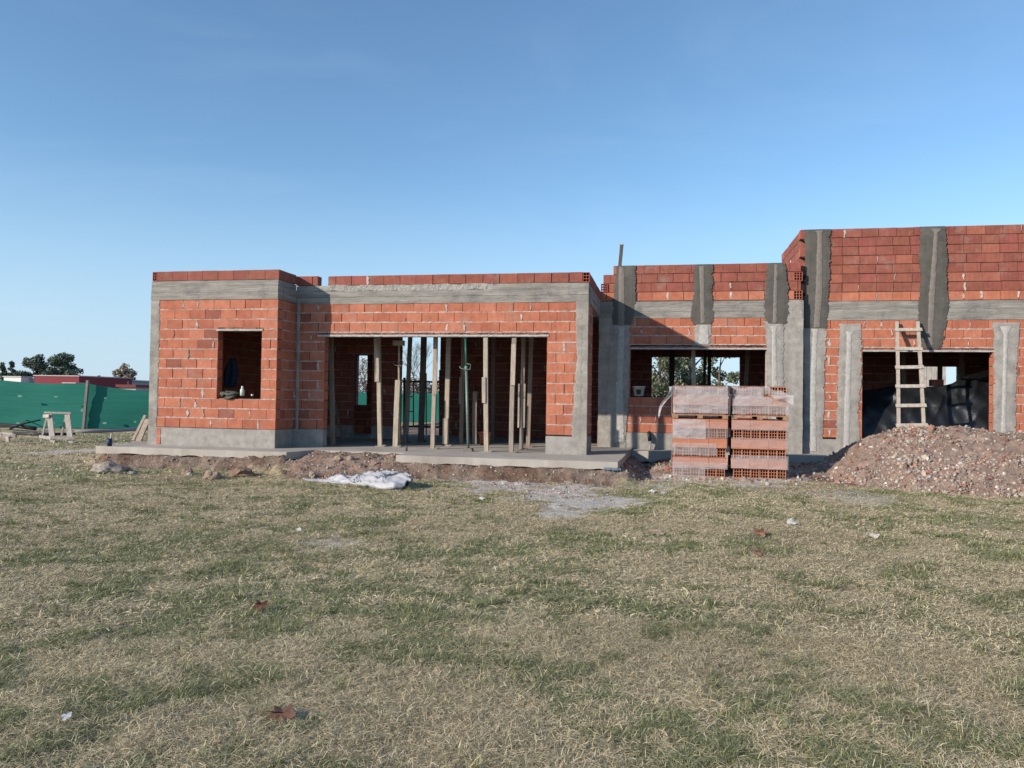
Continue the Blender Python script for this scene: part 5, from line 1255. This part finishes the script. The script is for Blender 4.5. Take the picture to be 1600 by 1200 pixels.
crown_tree(gbase(98, D), 7.8, 3.3, 52, 9200, .42, DK, 'dark broad tree, right of the two above the red house', 2, low=.02, trunk=.3, group=gt_)
crown_tree(gbase(122, D+5), 4.4, 1.7, 14, 2200, .4, DK, 'small dark shrubby tree right of the broad tree', 3, low=.1, group=gt_)
crown_tree(gbase(3, D), 6.0, 2.0, 30, 3600, .4, DK, 'dark pine at the left picture edge', 4, low=.1, shape='cone', group=gt_)
crown_tree(gbase(17, D), 6.3, 2.0, 34, 3800, .4, DK, 'pointed dark pine just right of the edge pine', 5, low=.1, shape='cone', group=gt_)
crown_tree(gbase(29, D), 4.4, 1.6, 16, 1800, .4, DK, 'short pine between the pines and the rounded tree', 6, low=.1, shape='cone', group=gt_)
crown_tree(gbase(154, 150), 4.6, 1.2, 10, 1200, .42, DK, 'small dark bush peeping over the grey house', 7, low=.1, group=gt_)
crown_tree(gbase(177, 150), 4.0, 1.2, 10, 1200, .42, DK, 'low dark bush above the right end of the grey house', 8, low=.1, group=gt_)
TAN = [(.30, .235, .17), (.24, .19, .15), (.36, .30, .22)]
bare_tree(gbase(207, 105), 5.9, 'tan leafless tree next to the building corner', 9, group=gt_, depth=5, spread=.45, fuzz=(2600, .28, TAN))
bare_tree(gbase(190, 115), 4.2, 'low twiggy shrub left of the tan tree', 10, group=gt_, depth=4, spread=.6, fuzz=(900, .25, TAN))
bare_tree(gbase(222, 100), 3.4, 'brown bush touching the building corner', 12, group=gt_, depth=4, spread=.6, fuzz=(1200, .25, [(.14, .11, .09), (.2, .16, .12)]))
gb_ = 'trees seen through the openings behind the house'
bare_tree(gbase(655, 62), 7.2, 'bare tree seen through the bright rear gap', 13, group=gb_, depth=6, spread=.55, r0=.12)
bare_tree(gbase(574, 66), 5.6, 'bare tree seen through the narrow slot window', 14, group=gb_, depth=5, spread=.55, r0=.1, fuzz=(500, .2, TAN))
bare_tree(gbase(700, 70), 6.0, 'bare tree at the right of the bright rear gap', 15, group=gb_, depth=5, spread=.55, r0=.1)
for k, (x, H_) in enumerate([(560, 2.9), (600, 2.6), (640, 2.8), (668, 2.5), (690, 2.9)]):
    crown_tree(gbase(x, 56+k), H_, 2.0, 14, 2200, .14, [(.16, .12, .09), (.2, .15, .12), (.12, .10, .07)], ['brownish hedge bush in the slot window view', 'brownish hedge bush hidden mostly by the inner wall', 'brownish hedge bush at the left of the gate', 'brownish hedge bush behind the middle of the gate', 'brownish hedge bush at the right of the gate'][k], 20+k, 'bush', 'hedge bushes behind the rear fence', low=.0, trunk=.06, name='bush')
EU = [(.09, .115, .065), (.13, .15, .085), (.06, .08, .045), (.19, .19, .12)]
crown_tree(gbase(1030, 40), 5.4, 1.7, 22, 5200, .15, EU, 'grey green eucalyptus at the left of the wide window view', 30, low=.1, trunk=.12, group=gb_)
crown_tree(gbase(1078, 42), 6.0, 1.9, 28, 7000, .15, EU, 'tall eucalyptus with pale trunk mid window', 31, low=.2, trunk=.10, group=gb_)
crown_tree(gbase(1124, 40), 4.8, 1.3, 18, 4200, .14, EU, 'smaller eucalyptus beside the open sky in the window view', 32, low=.08, trunk=.1, group=gb_)
crown_tree(gbase(1060, 52), 3.9, 3.4, 26, 5200, .2, EU, 'low dense bush behind the eucalyptus trunks', 33, 'bush', low=.0, trunk=.1, name='bush')

# ================================================================= CAMERA, SUN, SKY
cd = bpy.data.cameras.new('Camera'); cam = bpy.data.objects.new('Camera', cd); COL.objects.link(cam); SC.camera = cam
cd.sensor_width = 36; cd.lens = FPX/1600*36; cd.clip_end = 3000; cd.clip_start = .05
cam.matrix_world = Matrix(((R_.x, U_.x, -F_.x, 0), (R_.y, U_.y, -F_.y, 0), (R_.z, U_.z, -F_.z, CAM_H), (0, 0, 0, 1)))
AZ, EL = math.radians(47), math.radians(21.5)      # light travels towards (+sin AZ, +cos AZ)
dl = Vector((math.sin(AZ)*math.cos(EL), math.cos(AZ)*math.cos(EL), -math.sin(EL)))
sd = bpy.data.lights.new('Sun', 'SUN'); sd.energy = 3.9; sd.angle = math.radians(.8); sd.color = (1, .92, .79)
sun = bpy.data.objects.new('Sun', sd); COL.objects.link(sun); sun.rotation_euler = dl.to_track_quat('-Z', 'Y').to_euler()
w = bpy.data.worlds.new('World'); SC.world = w; w.use_nodes = True; nt = w.node_tree; N = nt.nodes; Lk = nt.links
bg = N['Background']; sky = N.new('ShaderNodeTexSky'); sky.sky_type = 'NISHITA'; sky.sun_disc = False; sky.sun_elevation = EL
sky.sun_rotation = math.atan2(-dl.x, -dl.y); sky.altitude = 100; sky.air_density = 1.0; sky.dust_density = .05; sky.ozone_density = 4.0
# faint high cirrus
tc = N.new('ShaderNodeTexCoord'); mp = N.new('ShaderNodeMapping'); mp.inputs['Scale'].default_value = (1.5, 1.5, 5); mp.inputs['Rotation'].default_value = (.2, .3, .5); mp.inputs['Location'].default_value = (.75, .35, .2)
n1 = N.new('ShaderNodeTexNoise'); n1.inputs['Scale'].default_value = 1.6; n1.inputs['Detail'].default_value = 8; n1.inputs['Distortion'].default_value = .6; n1.inputs['Roughness'].default_value = .6
r1 = N.new('ShaderNodeMapRange'); r1.inputs['From Min'].default_value = .52; r1.inputs['From Max'].default_value = .8; r1.inputs['To Max'].default_value = .05
mx = N.new('ShaderNodeMix'); mx.data_type = 'RGBA'; mx.inputs[7].default_value = (5.5, 6.2, 7.2, 1)
Lk.new(tc.outputs['Generated'], mp.inputs[0]); Lk.new(mp.outputs[0], n1.inputs['Vector']); Lk.new(n1.outputs['Fac'], r1.inputs['Value']); Lk.new(r1.outputs[0], mx.inputs[0])

sx = N.new('ShaderNodeSeparateXYZ'); Lk.new(tc.outputs['Generated'], sx.inputs[0])
hr = N.new('ShaderNodeMapRange'); hr.interpolation_type = 'SMOOTHSTEP'; hr.inputs['From Min'].default_value = -.02; hr.inputs['From Max'].default_value = .30; hr.inputs['To Min'].default_value = .85; hr.inputs['To Max'].default_value = 0
Lk.new(sx.outputs[2], hr.inputs['Value'])
hm = N.new('ShaderNodeMix'); hm.data_type = 'RGBA'; hm.inputs[7].default_value = (2.75, 3.5, 4.75, 1)
Lk.new(hr.outputs[0], hm.inputs[0]); Lk.new(sky.outputs[0], hm.inputs[6]); Lk.new(hm.outputs[2], mx.inputs[6]); tm = N.new('ShaderNodeVectorMath'); tm.operation = 'MULTIPLY'; tm.inputs[1].default_value = (1.0, 1.045, 1.0); Lk.new(mx.outputs[2], tm.inputs[0]); Lk.new(tm.outputs[0], bg.inputs[0]); bg.inputs[1].default_value = .132
SC.view_settings.view_transform = 'Standard'; SC.view_settings.look = 'None'; SC.view_settings.exposure = .5; SC.view_settings.gamma = 1
SC.cycles.max_bounces = 6; SC.cycles.diffuse_bounces = 1; SC.cycles.transparent_max_bounces = 16; SC.cycles.use_denoising = True
